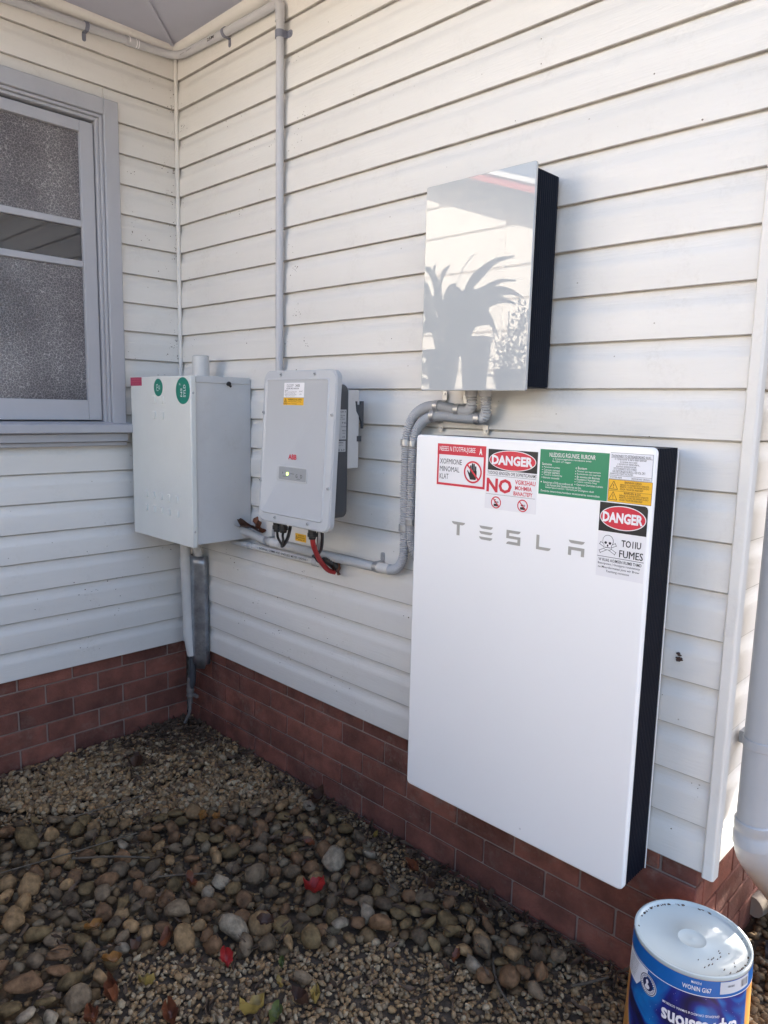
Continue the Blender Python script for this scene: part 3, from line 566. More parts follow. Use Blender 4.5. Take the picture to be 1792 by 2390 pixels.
g.grid(pl, rows, lambda q, z: (q[0] + .008 * (.467 - z) / .53 + random.uniform(-.0006, .0006), q[1] + random.uniform(-.0006, .0006), z - (.02 if q[0] > .185 and q[0] < .22 and z < -.05 else 0)))
ch = g.obj('metal_channel', M['galv'], None, smooth=30); ch.modifiers.new('solid', 'SOLIDIFY').thickness = .0016
tag(ch, 'galvanised metal cover channel in the corner', 'cover channel')
low = thing('lower_conduit', 'dark dirty conduit and earth clamp against the corner bricks', 'conduit', (.12, -.04, -.3))
g = G(); g.tube(spline([(.138, -.046, -.01), (.138, -.045, -.08), (.132, -.045, -.16), (.118, -.045, -.20)], .008)[0], .0155, 12); g.obj('conduit_pipe', M['invdark'], low, smooth=60)
g = G(); g.tube(spline([(.122, -.045, -.15), (.115, -.047, -.20), (.114, -.047, -.25)], .006)[0], 0.0185 + .001 * np.sin(np.arange(len(spline([(.122, -.045, -.15), (.115, -.047, -.20), (.114, -.047, -.25)], .006)[0])) * 1.3), 12); g.tube([(.114, -.047, -.25), (.112, -.047, -.285)], .011, 10); g.box(.125, .168, -.045, -.035, -.243, -.228); g.obj('earth_clamp', M['flexdark'], low, smooth=40)
g = G(); g.tube(spline([(.112, -.047, -.28), (.108, -.05, -.33), (.085, -.06, -.385), (.05, -.075, -.44)], .006)[0], .008, 8); g.obj('earth_cable', M['flexdark'], low, smooth=60)

# ------------------------------------------------------------------ battery
PX0, PX1, PZ0, PZ1, PY = 1.648, 2.409, -.05, 1.1005, -.152
bt = thing('battery_unit', 'tall white home battery with warning stickers and black ribbed side', 'home battery', (2.03, -.08, PZ0))
g = G(); g.prism(rr(PX0, PX1, PZ0, PZ1, .014, 6), MAIN(PY + .022), 0, .022); g.obj('front_shell', M['white'], bt, smooth=30, bevel=.005, seg=3)
g = ribbed(PX0 + .004, PX1 - .002, PY + .0225, -.016, PZ0 + .004, PZ1 - .003, .0092, .0042); g.obj('ribbed_body', M['fin'], bt)
g = G(); g.tube([(PX1 - .001, -.0165, PZ0 + .004), (PX1 - .001, -.0165, PZ1 - .01)], .0016, 6); g.obj('edge_strip', M['white'], bt)
g = G(); g.box(PX0 + .05, PX1 - .05, -.0155, .0, .2, .9); g.obj('mounting_plate', M['steel'], bt)
B = MAIN(PY)
def sticker(name, u0, u1, v0, v1, m, r=0, label=None, n=0.0006):
    gg = G(); gg.prism(rr(u0, u1, v0, v1, r, 4) if r else rect(u0, u1, v0, v1), B, 0, n); return gg.obj(name, M[m], bt, label=label)
N1, N2, N3, N4 = .0010, .0014, .0018, .0022
# brand lettering
GL = {'T': [[(0, 1), (1, 1), (.93, .86), (.80, .79), (.61, .79), (.61, 0), (.39, 0), (.39, .79), (.20, .79), (.07, .86)]],
      'E': [[(0, b + .2), (1, b + .2), (.93, b + .06), (.82, b), (.18, b), (.07, b + .06)] for b in (.8, .4, 0)],
      'S': [[(0, 1), (1, 1), (.93, .86), (.82, .8), (.2, .8), (.2, .6), (1, .6), (1, 0), (0, 0), (.07, .14), (.18, .2), (.8, .2), (.8, .41), (0, .41)]],
      'L': [[(0, 1), (.2, 1), (.2, .2), (1, .2), (.93, .06), (.82, 0), (0, 0)]],
      'A': [[(0, 1), (1, 1), (.93, .86), (.82, .8), (.18, .8), (.07, .86)], [(0, .56), (1, .56), (1, 0), (.8, 0), (.8, .36), (.2, .36), (.2, 0), (0, 0)]]}
for ch_, u0, u1 in (('T', 1.800, 1.851), ('E', 1.903, 1.951), ('S', 1.998, 2.045), ('L', 2.096, 2.142), ('A', 2.194, 2.241)):
    g = G()
    for poly in GL[ch_]: g.flat([(u0 + (u1 - u0) * a, .8085 + .040 * b) for a, b in poly], B, .0005)
    g.obj('grey_letter', M['logo'], bt)
# sticker 1: red frame with hand
s_ = sticker('warning_sticker', 1.736, 1.9155, .954, 1.0775, 'red', label='red framed sticker with a crossed black hand')
g = G(); g.flat(rect(1.743, 1.9085, .961, 1.0455), B, N1); g.obj('sticker_panel', M['paper'], s_)
g = G(); g.text('NEEEES N ETOTFFAUJGBEE', B, 1.744, 1.052, .134, .0185, N1, .005); g.text('A', B, 1.892, 1.052, .011, .0185, N1, .04); g.obj('header_lettering', M['wink'], s_)
g = G()
for i, (t, wd) in enumerate((('XOFMIONE', .083), ('MINOMAL', .075), ('KLAT', .034))): g.text(t, B, 1.7475, 1.018 - .0225 * i, wd, .0155, N2, 0)
hx, hz = 1.872, 1.0005
g.flat([(hx - .010, hz - .022), (hx + .011, hz - .022), (hx + .014, hz - .008), (hx + .014, hz + .004), (hx - .010, hz + .004), (hx - .013, hz - .008)], B, N2)
for i, (dx, h) in enumerate(((-.0085, .020), (-.0025, .026), (.0035, .025), (.0095, .018))): g.flat(rr(hx + dx - .0023, hx + dx + .0027, hz - .002, hz + h, .0022, 3), B, N2 + .00005)
g.flat([(hx - .011, hz - .018), (hx - .021, hz + .003), (hx - .0185, hz + .005), (hx - .010, hz - .006)], B, N2); g.obj('hand_print', M['ink'], s_)
g = G(); g.ring(hx, hz, .0272, .0325, B, N3); g.stroke(hx - .0205, hz + .0205, hx + .0205, hz - .0205, .0055, B, N3 + .00005); g.obj('prohibition_ring', M['red'], s_)
# sticker 2: DANGER / NO
s_ = sticker('danger_sticker', 1.918, 2.089, .902, 1.0715, 'paper', label='white sticker with danger oval and large red NO')
g = G(); g.flat(rect(1.9245, 2.0875, 1.0125, 1.0715), B, N1)
g.text('TODOIGS IENOGEN OFE SOPRETICANAMS', B, 1.924, 1.0005, .162, .009, N1, .008)
for v in (.9965, .9435):
    for i in range(46): g.flat(rect(1.922 + .00358 * i, 1.9243 + .00358 * i, v, v + .0011), B, N1)
for cx in (1.958, 2.047):
    g.flat([(cx - .008, .9105), (cx + .008, .9105), (cx + .009, .916), (cx + .003, .9185), (cx - .008, .917)], B, N1); g.ell(cx - .002, .9225, .0045, .003, B, N1, 12); g.ring(cx + .0055, .9225, .0012, .0026, B, N1, seg=12)
g.ell(1.954, .929, .004, .0012, B, N1, 10); g.obj('black_print', M['ink'], s_)
def danger(par, cx, cz, ru, rv, tw, th):
    gg = G(); gg.ell(cx, cz, ru, rv, B, N2, 56); a = gg.obj('white_oval', M['wink'], par)
    gg = G(); gg.ell(cx, cz, ru - .0022, rv - .0022, B, N3, 56); gg.obj('red_oval', M['red'], par)
    gg = G(); gg.text('DANGER', B, cx - tw / 2, cz - th / 2, tw, th, N4, .045); gg.obj('danger_lettering', M['wink'], par)
danger(s_, 2.006, 1.042, .0775, .0285, .136, .027)
g = G(); g.text('NO', B, 1.9225, .9495, .086, .0405, N1, .035)
for i, (t, u, wd, h) in enumerate((('VGIKSHAU', 2.0185, .066, .0125), ('MOHMIIA', 2.0195, .054, .0115), ('IBANACTEFY', 2.0145, .062, .0115))): g.text(t, B, u, .9785 - .0155 * i, wd, h, N1, .02)
for cx in (1.958, 2.047): g.ring(cx, .9215, .0140, .0172, B, N2); g.stroke(cx - .011, .9325, cx + .011, .9105, .003, B, N2 + .00005)
g.obj('red_print', M['red'], s_)
# sticker 3: green first aid
s_ = sticker('green_sticker', 2.0945, 2.2935, .9605, 1.0805, 'green', label='green sticker with small white instructions')
g = G(); g.text('NLEDISUG RGUNISE. RURONR', B, 2.123, 1.0615, .133, .0115, N1, .004); g.text('o Conroragetons roroboro eoes', B, 2.133, 1.0535, .112, .0062, N1); g.text('Pa GDT oT rtigger', B, 2.133, 1.0465, .055, .006, N1); g.text('Sentuone', B, 2.102, 1.0385, .029, .0068, N1); g.text('o Bonteon', B, 2.202, 1.0345, .032, .0068, N1)
for i, t in enumerate(('Fecunotros polten', 'Cotrouns cuoroenl', 'ootrutor cusreors', 'Tuoutro tucleoercty', 'Euinoto oonuotle')): g.text(t, B, 2.108, 1.0305 - .0068 * i, .048 if i != 3 else .056, .0056, N1); g.ell(2.1035, 1.033 - .0068 * i, .0012, .0012, B, N1, 8)
for i, t in enumerate(('Prourat oot tegrronreoto', 'Euoreotoron noo ouprrest', 'Bo onnontos eltn Bourrots', 'Pouottnre t Vonrotle oot', 'Cotatro roerenny Oorg', 'Oourorent Ourronteo o otrenn')): g.text(t, B, 2.207, 1.0265 - .0068 * i, [.066, .066, .064, .064, .056, .074][i], .0056, N1); g.ell(2.2025, 1.029 - .0068 * i, .0012, .0012, B, N1, 8)
g.text('Soternrent a D10 too oodtrorn td', B, 2.108, .9905, .088, .0062, N1); g.ell(2.102, .9935, .0018, .0018, B, N1, 8); g.text('r Du Furoorn Dot Geontuontorest tot Dtn.', B, 2.116, .9835, .106, .0062, N1); g.text('borterropout nurorer r Guroore por brothgtonr tdustl', B, 2.116, .9765, .141, .0062, N1); g.text('Dundorto oonornrtretn,rvuonbeor otrcetoorunros, ouoetootbuts', B, 2.102, .9665, .172, .0066, N1); g.obj('white_print', M['wink'], s_)
# sticker 4: white notice, yellow warnings
s_ = sticker('notice_sticker', 2.2955, 2.4065, 1.018, 1.0835, 'paper2', label='pale blue sticker with dense small print')
g = G(); g.text('TAONONEO TO SETREAEEOREAIO AUIG.', B, 2.299, 1.0725, .102, .0062, N1, .006)
for t, u, v, wd, h in (('o rorerourer e tare eten tetroer', 2.308, 1.0655, .082, .005), ('G roreue turo eenr', 2.322, 1.0595, .045, .005), ('c oororro or rteret etere...', 2.316, 1.0538, .058, .0045), ('soororo trerorororont', 2.313, 1.0480, .052, .0045), ('TETOTOOREANTO OETE OTORRO', 2.306, 1.0418, .060, .005), ('GR DIETORGEE GUROLL OD IOL DR1', 2.304, 1.0345, .084, .006), ('ERANROE RE TOENT OOL BORED', 2.298, 1.0295, .060, .004), ('TOTER-RER', 2.298, 1.0205, .032, .004), ('EROURORE ORIGIN', 2.355, 1.0205, .045, .004)): g.text(t, B, u, v, wd, h, N1)
for a in ((2.298, 1.0715, 2.405, 1.0715), (2.296, 1.0272, 2.406, 1.0272), (2.296, 1.0185, 2.406, 1.0185), (2.4055, 1.02, 2.4055, 1.083), (2.296, 1.083, 2.406, 1.083)): g.stroke(*a, .0007, B, N1)
g.obj('black_print', M['ink'], s_)
s_ = sticker('yellow_sticker', 2.2955, 2.4085, .9615, 1.0172, 'yellow', label='yellow sticker with two triangle warnings')
g = G()
for b_, hd in ((.9895, 'BRENRAN ORNG'), (.9630, 'RINRUEN & DG')):
    tri(g, B, 2.3095, b_ + .0135, .020, N1, .0013); g.text(hd, B, 2.338, b_ + .0195, .043, .0055, N1, .012)
    for i, t in enumerate(('NENGE UG OGNEOTETD I ENROTE', 'REIRTE, UGRU BI RREBB SUGU', 'OUGR TRURTER RRECREP')): g.text(t, B, 2.3265, b_ + .0138 - .0055 * i, .074 if i < 2 else .060, .0045, N1, .008)
g.stroke(2.2955, .9892, 2.4085, .9892, .0007, B, N1)
for a in ((2.2957, .9617, 2.4083, .9617), (2.2957, 1.017, 2.4083, 1.017), (2.2958, .9615, 2.2958, 1.017), (2.4082, .9615, 2.4082, 1.017)): g.stroke(*a, .0008, B, N1)
g.obj('brown_print', M['brown'], s_)
# sticker 5: skull
s_ = sticker('danger_sticker', 2.2765, 2.4025, .769, .9585, 'paper', label='white sticker with danger oval and skull')
g = G(); g.flat([(2.2765, .885), (2.4025, .885), (2.4025, .946)] + [(2.3925 + .010 * math.cos(R(a)), .9485 + .010 * math.sin(R(a))) for a in (15, 45, 75, 90)] + [(2.2765, .9585)], B, N1); g.obj('black_panel', M['ink'], s_)
danger(s_, 2.3395, .9225, .0605, .0305, .106, .0265)
g = G()
g.text('TO1IU', B, 2.3405, .8515, .051, .0175, N1, .02); g.text('FUMES', B, 2.3365, .8245, .0612, .0185, N1); g.text('FUMES', B, 2.3373, .8245, .0612, .0185, N1 + .0001); g.text('FUMES', B, 2.3369, .8249, .0612, .0181, N1 + .0002)
g.stroke(2.278, .8205, 2.401, .8205, .0012, B, N1); g.text('W RUAS AO/MSEN RUIMB THMD', B, 2.282, .8085, .114, .0078, N1, .015)
for i, (t, u, wd) in enumerate((('Beoopowa | Guoppra rouseetsoy', 2.281, .112), ('na Maerdarmaiasi jora wir Brow', 2.282, .110), ('Tawiteng noceasoe', 2.304, .062))): g.text(t, B, u, .7985 - .0095 * i, wd, .0075, N1, .006)
kx, kz = 2.305, .853
for a in (R(-28), R(28)):
    c_, sn = math.cos(a), math.sin(a); kb = kz - .010
    for sgn in (1, -1): g.stroke(kx - .024 * c_ - sn * .0032 * sgn, kb - .024 * sn + c_ * .0032 * sgn, kx + .024 * c_ - sn * .0032 * sgn, kb + .024 * sn + c_ * .0032 * sgn, .0011, B, N1)
    for e in (1, -1): g.stroke(kx + e * .024 * c_ - sn * .0048, kb + e * .024 * sn + c_ * .0048, kx + e * .024 * c_ + sn * .0048, kb + e * .024 * sn - c_ * .0048, .0012, B, N1)
g.obj('black_print', M['ink'], s_)
g = G(); g.ell(kx, kz + .008, .0148, .0155, B, N2, 32); g.flat(rr(kx - .0105, kx + .0105, kz - .015, kz + .004, .005, 4), B, N2 + .00003); sk_ = g.obj('skull_outline', M['ink'], s_)
g = G(); g.ell(kx, kz + .008, .0137, .0144, B, N3, 32); g.flat(rr(kx - .0094, kx + .0094, kz - .0139, kz + .004, .0042, 4), B, N3 + .00003); g.obj('skull_print', M['paper'], s_)
g = G(); g.ell(kx - .0058, kz + .0035, .0036, .0034, B, N4, 16); g.ell(kx + .0058, kz + .003, .0036, .0034, B, N4, 16); g.ell(kx, kz - .0035, .0022, .0030, B, N4, 12); g.stroke(kx - .008, kz - .0085, kx + .008, kz - .0085, .0016, B, N4); g.obj('skull_eyes', M['ink'], s_)

# ------------------------------------------------------------------ downpipe
dpx, dpy = 2.637, .097
dp_ = thing('downpipe', 'pale grey round downpipe with a bent shoe at the house corner', 'downpipe', (dpx, dpy, -.3))
g = G(); g.tube([(dpx, dpy, ZT), (dpx, dpy, 1.2), (dpx, dpy, .13)], .045, 28); g.obj('pipe_shaft', M['downpipe'], dp_, smooth=60)
g = G(); g.tube([(dpx, dpy, .150), (dpx, dpy, .147), (dpx, dpy, .128), (dpx, dpy, .126), (dpx, dpy, .112), (dpx, dpy, .110), (dpx, dpy, .082)], [.0462, .0492, .0492, .0480, .0480, .0495, .0495], 28); g.obj('pipe_collar', M['downpipe'], dp_, smooth=40)
el = [(dpx, dpy, .10), (dpx, dpy + .002, .085), (dpx, dpy + .018, .055), (dpx, dpy + .06, .012), (dpx, dpy + .183, -.095), (dpx, dpy + .347, -.235), (dpx, dpy + .5, -.37)]
g = G(); g.tube(spline(el, .015)[0], .047, 28); g.obj('pipe_elbow', M['downpipe'], dp_, smooth=60)
g = G(); g.tube([(dpx, dpy + .10, -.022), (dpx, dpy + .112, -.033)], .0482, 28); g.obj('pipe_joint', M['downpipe'], dp_, smooth=60)
g = G(); g.tube([(dpx, dpy, .372), (dpx, dpy, .347)], .0475, 28); g.box(2.567, 2.600, dpy + .035, dpy + .075, .325, .357); g.obj('pipe_bracket', M['downpipe'], dp_, smooth=40, bevel=.002)

# ------------------------------------------------------------------ paint bucket
bc = (2.597, -.166); ZB0, ZB1 = -.425, -.06
bk = thing('paint_bucket', 'upturned blue and orange paint bucket with a glossy white base', 'bucket', (bc[0], bc[1], ZB0))
def br(z): return .1315 + (ZB1 - z) * .030
g = G(); g.lathe([(br(ZB0) + .004, ZB0), (br(ZB0) + .004, ZB0 + .02), (br(ZB0 + .02), ZB0 + .02)] + [(br(z), z) for z in np.linspace(ZB0 + .03, ZB1 - .006, 12)], (bc[0], bc[1], 0), 64); M['orange'] = mat('orange_plastic', (.55, .25, .06), .4, var=.1); g.obj('bucket_wall', M['orange'], bk, smooth=50)
g = G(); g.lathe([(br(ZB1 - .008) + .0002, ZB1 - .008), (.1325, ZB1 - .003), (.1318, ZB1), (.1285, ZB1 + .0012), (.1255, ZB1), (.1235, ZB1 - .006), (.120, ZB1 - .0085), (.034, ZB1 - .0083), (.0328, ZB1 - .0074), (.0312, ZB1 - .0074), (.030, ZB1 - .0083), (.005, ZB1 - .0084), (.003, ZB1 - .0076), (.0001, ZB1 - .0076)], (bc[0], bc[1], 0), 64)
M['lid'] = mat('bucket_base_white', (.44, .49, .49), .12, var=.03, specks=.9, sscale=30, dirt=.12, dcol=(.3, .3, .28), spec=.6); g.obj('bucket_base', M['lid'], bk, smooth=50)
CY = lambda u, v, n: (bc[0] + (br(v) + n) * math.cos(u), bc[1] + (br(v) + n) * math.sin(u), v)
ZL = -.1065
g = G(); g.grid(np.linspace(0, 2 * math.pi, 72, endpoint=False), [ZL, -.09, ZB1 - .0085], lambda u, v: CY(u, v, .0006), wrap=True); g.obj('blue_band', mat('blue_label', (.004, .115, .40), .35), bk, smooth=50)
g = G(); g.grid(np.linspace(0, 2 * math.pi, 72, endpoint=False), [ZL - .0016, ZL], lambda u, v: CY(u, v, .0009), wrap=True); g.obj('white_line', M['wink'], bk, smooth=50)
a0, a1 = R(-142), R(-7)
def zlow(u):
    t = (u - a0) / (a1 - a0); return -.36 + .13 * abs(2 * t - 1) ** 4
g = G(); us = np.linspace(a0, a1, 60); g.grid(us, np.linspace(0, 1, 12), lambda u, t: CY(u, ZL - .0016 + (zlow(u) - ZL) * t, .0006))
mm = mat('swirl_label', (.01, .02, .1), .32); t_ = mm.node_tree; Nn = t_.nodes; geo = Nn.new('ShaderNodeNewGeometry'); nz = Nn.new('ShaderNodeTexNoise'); nz.inputs['Scale'].default_value = 9; nz.inputs['Detail'].default_value = 2; nz.inputs['Distortion'].default_value = 1.2
t_.links.new(geo.outputs['Position'], nz.inputs['Vector']); rp = Nn.new('ShaderNodeValToRGB'); t_.links.new(nz.outputs['Fac'], rp.inputs[0]); e = rp.color_ramp.elements; e[0].position = .33; e[0].color = (.008, .008, .04, 1); e[1].position = .62; e[1].color = (.004, .17, .50, 1); e2 = rp.color_ramp.elements.new(.46); e2.color = (.012, .018, .20, 1)
t_.links.new(rp.outputs[0], Nn['Principled BSDF'].inputs['Base Color']); g.obj('swirl_label', mm, bk, smooth=50)
CT = lambda u, v, n: CY(u / br(v), v, n)      # u in metres along the wall
rad = br(-.1)
def ctext(gg, t, ang0, v, wd, h, n=.0012, bold=0, flip=False):
    gg.text(t, CT, R(ang0) * rad, v, wd, h, n, bold, flip=flip)
g = G(); ctext(g, 'MANOI tl', -68.5, -.0805, .021, .0065, .0012, .01); ctext(g, 'WONIN GI67', -76.5, -.0975, .061, .0115, .0012, .01)
vv, ff, mx = text_mesh('expressions', .03)
sw, sh = .172, .047
g.add([CT(R(-95) * rad + (sw - p[0] / mx[0] * sw), -.204 + (sh - p[1] / mx[1] * sh), .0012) for p in vv], ff)
ctext(g, 'GNUEWUD CWURDO & SAMARA GORERUM', -94, -.1565, .122, .0058, .0012, .004, True)
for i in range(40):
    u = R(random.uniform(-125, -8)); v = random.uniform(-.25, -.112); g.ell(u * rad, v, .0005, .0005, CT, .0012, 5)
g.obj('white_lettering', M['wink'], bk)
g = G(); g.grid(np.linspace(R(-42), R(-6), 12), [-.0975, -.068], lambda u, v: CY(u, v + .002 * math.sin(u * 3), .0012)); s_ = g.obj('price_label', mat('grey_paper', (.52, .54, .58), .5), bk, smooth=50)
g = G(); ctext(g, '18105', -34, -.084, .017, .005, .0016, .01)
for i in range(11): g.flat(rect(R(-18) * rad + .0023 * i, R(-18) * rad + .0023 * i + random.choice((.0006, .0013)), -.092, -.074), CT, .0016)
g.obj('barcode_print', M['ink'], s_)
g = G(); us = np.linspace(R(-150), R(-112), 20); g.grid(us, np.linspace(0, 1, 5), lambda u, t: CY(u, -.110 + t * (-.172 + .110) * (1 - .75 * max(0, (u - R(-126)) / R(14))), .0011)); sp_ = g.obj('side_label', M['paper2'], bk, smooth=50)
g = G(); cu, cv = R(-111.5) * rad, -.1425
g.ell(cu, cv, .0245, .0245, CT, .0015, 40); em = g.obj('round_emblem', M['wink'], bk)
g = G(); g.ring(cu, cv, .0215, .0232, CT, .0019); g.ell(cu, cv, .0145, .0145, CT, .0019, 32)
for i in range(26): 
    a = 2 * math.pi * i / 26; g.stroke(cu + .0165 * math.cos(a), cv + .0165 * math.sin(a), cu + .0195 * math.cos(a + .05), cv + .0195 * math.sin(a + .05), .0017, CT, .0019)
g.obj('emblem_print', mat('navy_ink', (.015, .02, .09), .45), em)
g = G(); g.ell(cu - .001, cv + .0065, .0038, .0048, CT, .0023, 16); g.ell(cu - .0005, cv - .006, .0072, .0055, CT, .0023, 20, a=.4); g.stroke(cu - .001, cv + .006, cu - .002, cv - .004, .005, CT, .00232); g.obj('emblem_figure', M['wink'], em)
g = G()
for i in range(9): g.text('Contents for exterior use wood brick', CT, R(-147) * rad, -.119 - .0055 * i, .05 - .002 * i, .003, .0015)
g.obj('small_print', M['ink'], sp_)
g = G()
for k in range(90):
    a = R(random.choice((random.gauss(150, 25), random.gauss(-15, 22)))); r_ = random.uniform(.1205, .1245); l = random.uniform(.001, .004); th = a + random.uniform(-1, 1)
    x, y = bc[0] + r_ * math.cos(a), bc[1] + r_ * math.sin(a); g.box(x - l, x + l, y - .0007, y + .0007, ZB1 - .0086, ZB1 - .0066 + random.uniform(0, .001))
for k in range(16):
    a = R(random.uniform(-60, 10)); r_ = random.uniform(.06, .115); x, y = bc[0] + r_ * math.cos(a), bc[1] + r_ * math.sin(a); l = random.uniform(.001, .0035); g.box(x - .0007, x + .0007, y - l, y + l, ZB1 - .0084, ZB1 - .0068)
o = g.obj('dirt_crumbs', M['litter'], bk); o['kind'] = 'stuff'

# ------------------------------------------------------------------ stones and gravel
def ico(sub):
    import bmesh
    bm = bmesh.new(); bmesh.ops.create_icosphere(bm, subdivisions=sub, radius=1); v = np.array([p.co[:] for p in bm.verts]); f = np.array([[q.index for q in p.verts] for p in bm.faces]); bm.free(); return v, f
def lump(V, seed, amt, ang):
    r_ = np.random.default_rng(seed); d = np.ones(len(V))
    for _ in range(5):
        k = r_.normal(size=3) * 1.6; d += amt * np.sin(V @ k + r_.uniform(0, 6.28))
    W = V * d[:, None]
    for _ in range(ang):
        n = r_.normal(size=3); n /= np.linalg.norm(n); h = r_.uniform(.52, .85); t = W @ n; W = W - np.outer(np.maximum(t - h, 0), n) * .9
    return W * np.array([1, r_.uniform(.6, .95), r_.uniform(.42, .72)])
V3, F3 = ico(3); V2, F2 = ico(2); V1, F1 = ico(1)
def raw_mesh(name, V, F, m, col=None):
    me = bpy.data.meshes.new(name); me.vertices.add(len(V)); me.vertices.foreach_set('co', V.astype(np.float32).ravel()); n = len(F)
    me.loops.add(n * 3); me.loops.foreach_set('vertex_index', F.astype(np.int32).ravel()); me.polygons.add(n); me.polygons.foreach_set('loop_start', np.arange(0, n * 3, 3, dtype=np.int32)); me.polygons.foreach_set('use_smooth', np.ones(n, bool))
    if col is not None:
        a = me.color_attributes.new('col', 'FLOAT_COLOR', 'POINT'); a.data.foreach_set('color', np.c_[col, np.ones(len(col))].astype(np.float32).ravel())
    me.update(); me.validate(); me.materials.append(m); return me
stone_me = [raw_mesh('river_stone', lump(V2, 100 + i, .095, 4 + (i % 5) * 3), F2, None) for i in range(14)]
for me in stone_me: me.materials.clear()
R1 = [(.361, -1.03), (.508, -.83), (.695, -.66), (.78, -.44), (1.105, -.05), (1.38, -.07), (1.581, -.17), (1.784, -.378), (1.66, -.60), (1.526, -.754), (1.297, -.88), (1.336, -1.0), (1.38, -1.10), (1.45, -1.25), (1.30, -1.6), (.4, -1.6)]
R2 = [(1.595, -.265), (1.804, -.131), (2.056, -.045), (2.204, -.08), (2.228, -.217), (2.138, -.333), (2.014, -.277), (1.837, -.366)]
def inside(p, poly):
    x, y = p; c = False
    for i in range(len(poly)):
        (xa, ya), (xb, yb) = poly[i], poly[i - 1]
        if (ya > y) != (yb > y) and x < (xb - xa) * (y - ya) / (yb - ya) + xa: c = not c
    return c
BIG = [(1.303, -.512, .052, 'greys', 'large smooth pale grey stone lying above the red leaf'), (1.424, -.275, .050, 'pale', 'large cracked grey stone nearest the brick base'), (1.462, -.711, .043, 'pale', 'broad grey stone below the middle of the stone bed'),
       (1.620, -.623, .030, 'tan', 'tan egg shaped stone at the edge of the fine gravel'), (1.671, -.466, .031, 'pale', 'speckled whitish upright stone'), (1.647, -.561, .038, 'olive', 'big round olive stone touching the tan egg stone'),
       (1.255, -1.232, .048, 'brown', 'large brown teardrop stone at the left edge'), (.978, -1.164, .045, 'tan', 'yellowish tan stone at the far left edge'), (1.761, -.681, .026, 'greys', 'lone grey brown stone lying on the fine gravel'),
       (.842, -1.071, .044, 'tan', 'long pale tan stone leaning left'), (1.759, -.373, .044, 'brown', 'large brown stone with a flat top'), (.565, -.979, .05, 'olive', 'flat dark olive stone near the window wall'),
       (1.276, -.787, .040, 'greys', 'grey purple flattened stone in the centre of the bed'), (1.238, -.857, .030, 'dark', 'dark round stone left of the purple one'), (1.572, -.531, .027, 'dark', 'dark grey round pebble below the red leaf'),
       (2.155, -.27, .040, 'brown', 'triangular brown stone in the right hand clump'), (2.032, -.223, .040, 'greys', 'blocky grey stone under the battery'), (1.927, -.244, .036, 'olive', 'round olive stone left of the blocky grey one'), (2.233, -.259, .032, 'greys', 'dark rough grey stone at the clump edge'), (2.113, -.179, .028, 'tan', 'faceted tan stone behind the blocky grey one'), (2.209, -.189, .030, 'brown', 'brown upright stone nearest the bucket')]
placed = [(x, y, r) for x, y, r, *_ in BIG]
stones = []
def throw(poly, n, r0, r1, sep, z):
    xs = [p[0] for p in poly]; ys = [p[1] for p in poly]; k = 0
    bb = (min(xs), max(xs), min(ys), max(ys))
    for _ in range(n):
        x, y = random.uniform(*bb[:2]), random.uniform(*bb[2:])
        if not inside((x, y), poly) or x < .03 or y > 0: continue
        r = r0 + (r1 - r0) * random.random() ** 1.8
        P_ = np.array(placed); d = np.hypot(P_[:, 0] - x, P_[:, 1] - y)
        if np.any(d < sep * (P_[:, 2] + r)): continue
        placed.append((x, y, r)); stones.append((x, y, r, z)); k += 1
    return k
for q, (a, b) in enumerate(((.027, .042), (.021, .032), (.016, .025), (.012, .020))):
    throw(R1, 2600, a, b, .80, -.400 - .002 * q); throw(R2, 500, a * .95, b * .9, .80, -.402 - .002 * q)
for q in range(2): throw(R1, 2600, .010, .017, .78, -.413); throw(R2, 400, .010, .016, .78, -.413)
placed2 = list(placed); placed.clear(); placed.append((9, 9, .1))
throw(R1, 1500, .026, .044, .84, -.425); throw(R2, 300, .022, .034, .84, -.42)
def cam_size(x, y, r): return r / math.dist((x, y, -.4), (3.155, -1.837, 1.18))
top = [s for s in stones if s[3] > -.41]; low_ = [s for s in stones if s[3] <= -.41]
top.sort(key=lambda s: -cam_size(*s[:3]))
KL = {'olive': 'olive brown rounded river stone lying among similar stones', 'brown': 'dull reddish brown river stone lying among similar stones', 'greys': 'grey brown river stone lying among similar stones', 'tan': 'light tan river stone lying among darker stones', 'pale': 'pale speckled grey river stone lying among brown stones', 'dark': 'dark charcoal river stone lying among brown stones'}
var = {}
def put_stone(x, y, r, k, lab, grp=None, z=-.395, flat_=1.0):
    i = random.randrange(14); key = (i, k)
    if key not in var:
        me = stone_me[i].copy(); me.materials.append(M['st_' + k]); me.name = 'river_stone'; var[key] = me
    o_ = bpy.data.objects.new('river_stone', var[key]); COL.objects.link(o_); o_.location = (x, y, z + .15 * r); s = r * 1.12
    o_.scale = (s, s * random.uniform(.85, 1.1), s * random.uniform(.8, 1.25) * flat_); o_.rotation_euler = (random.gauss(0, .35), random.gauss(0, .35), random.uniform(0, 6.28)); tag(o_, lab, 'stone', grp); return o_
for x, y, r, k, lab in BIG: put_stone(x, y, r * 1.05, k, lab, None, -.392 + r * .1)
KW = ['olive'] * 14 + ['brown'] * 15 + ['greys'] * 9 + ['tan'] * 8 + ['pale'] * 2 + ['dark'] * 6
for x, y, r, z in top[:275]:
    k = random.choice(KW); put_stone(x, y, r, k, KL[k], {'olive': 'olive stones in the bed', 'brown': 'brown stones in the bed', 'greys': 'grey brown stones in the bed', 'tan': 'tan stones in the bed', 'pale': 'pale stones in the bed', 'dark': 'dark stones in the bed'}[k], z)
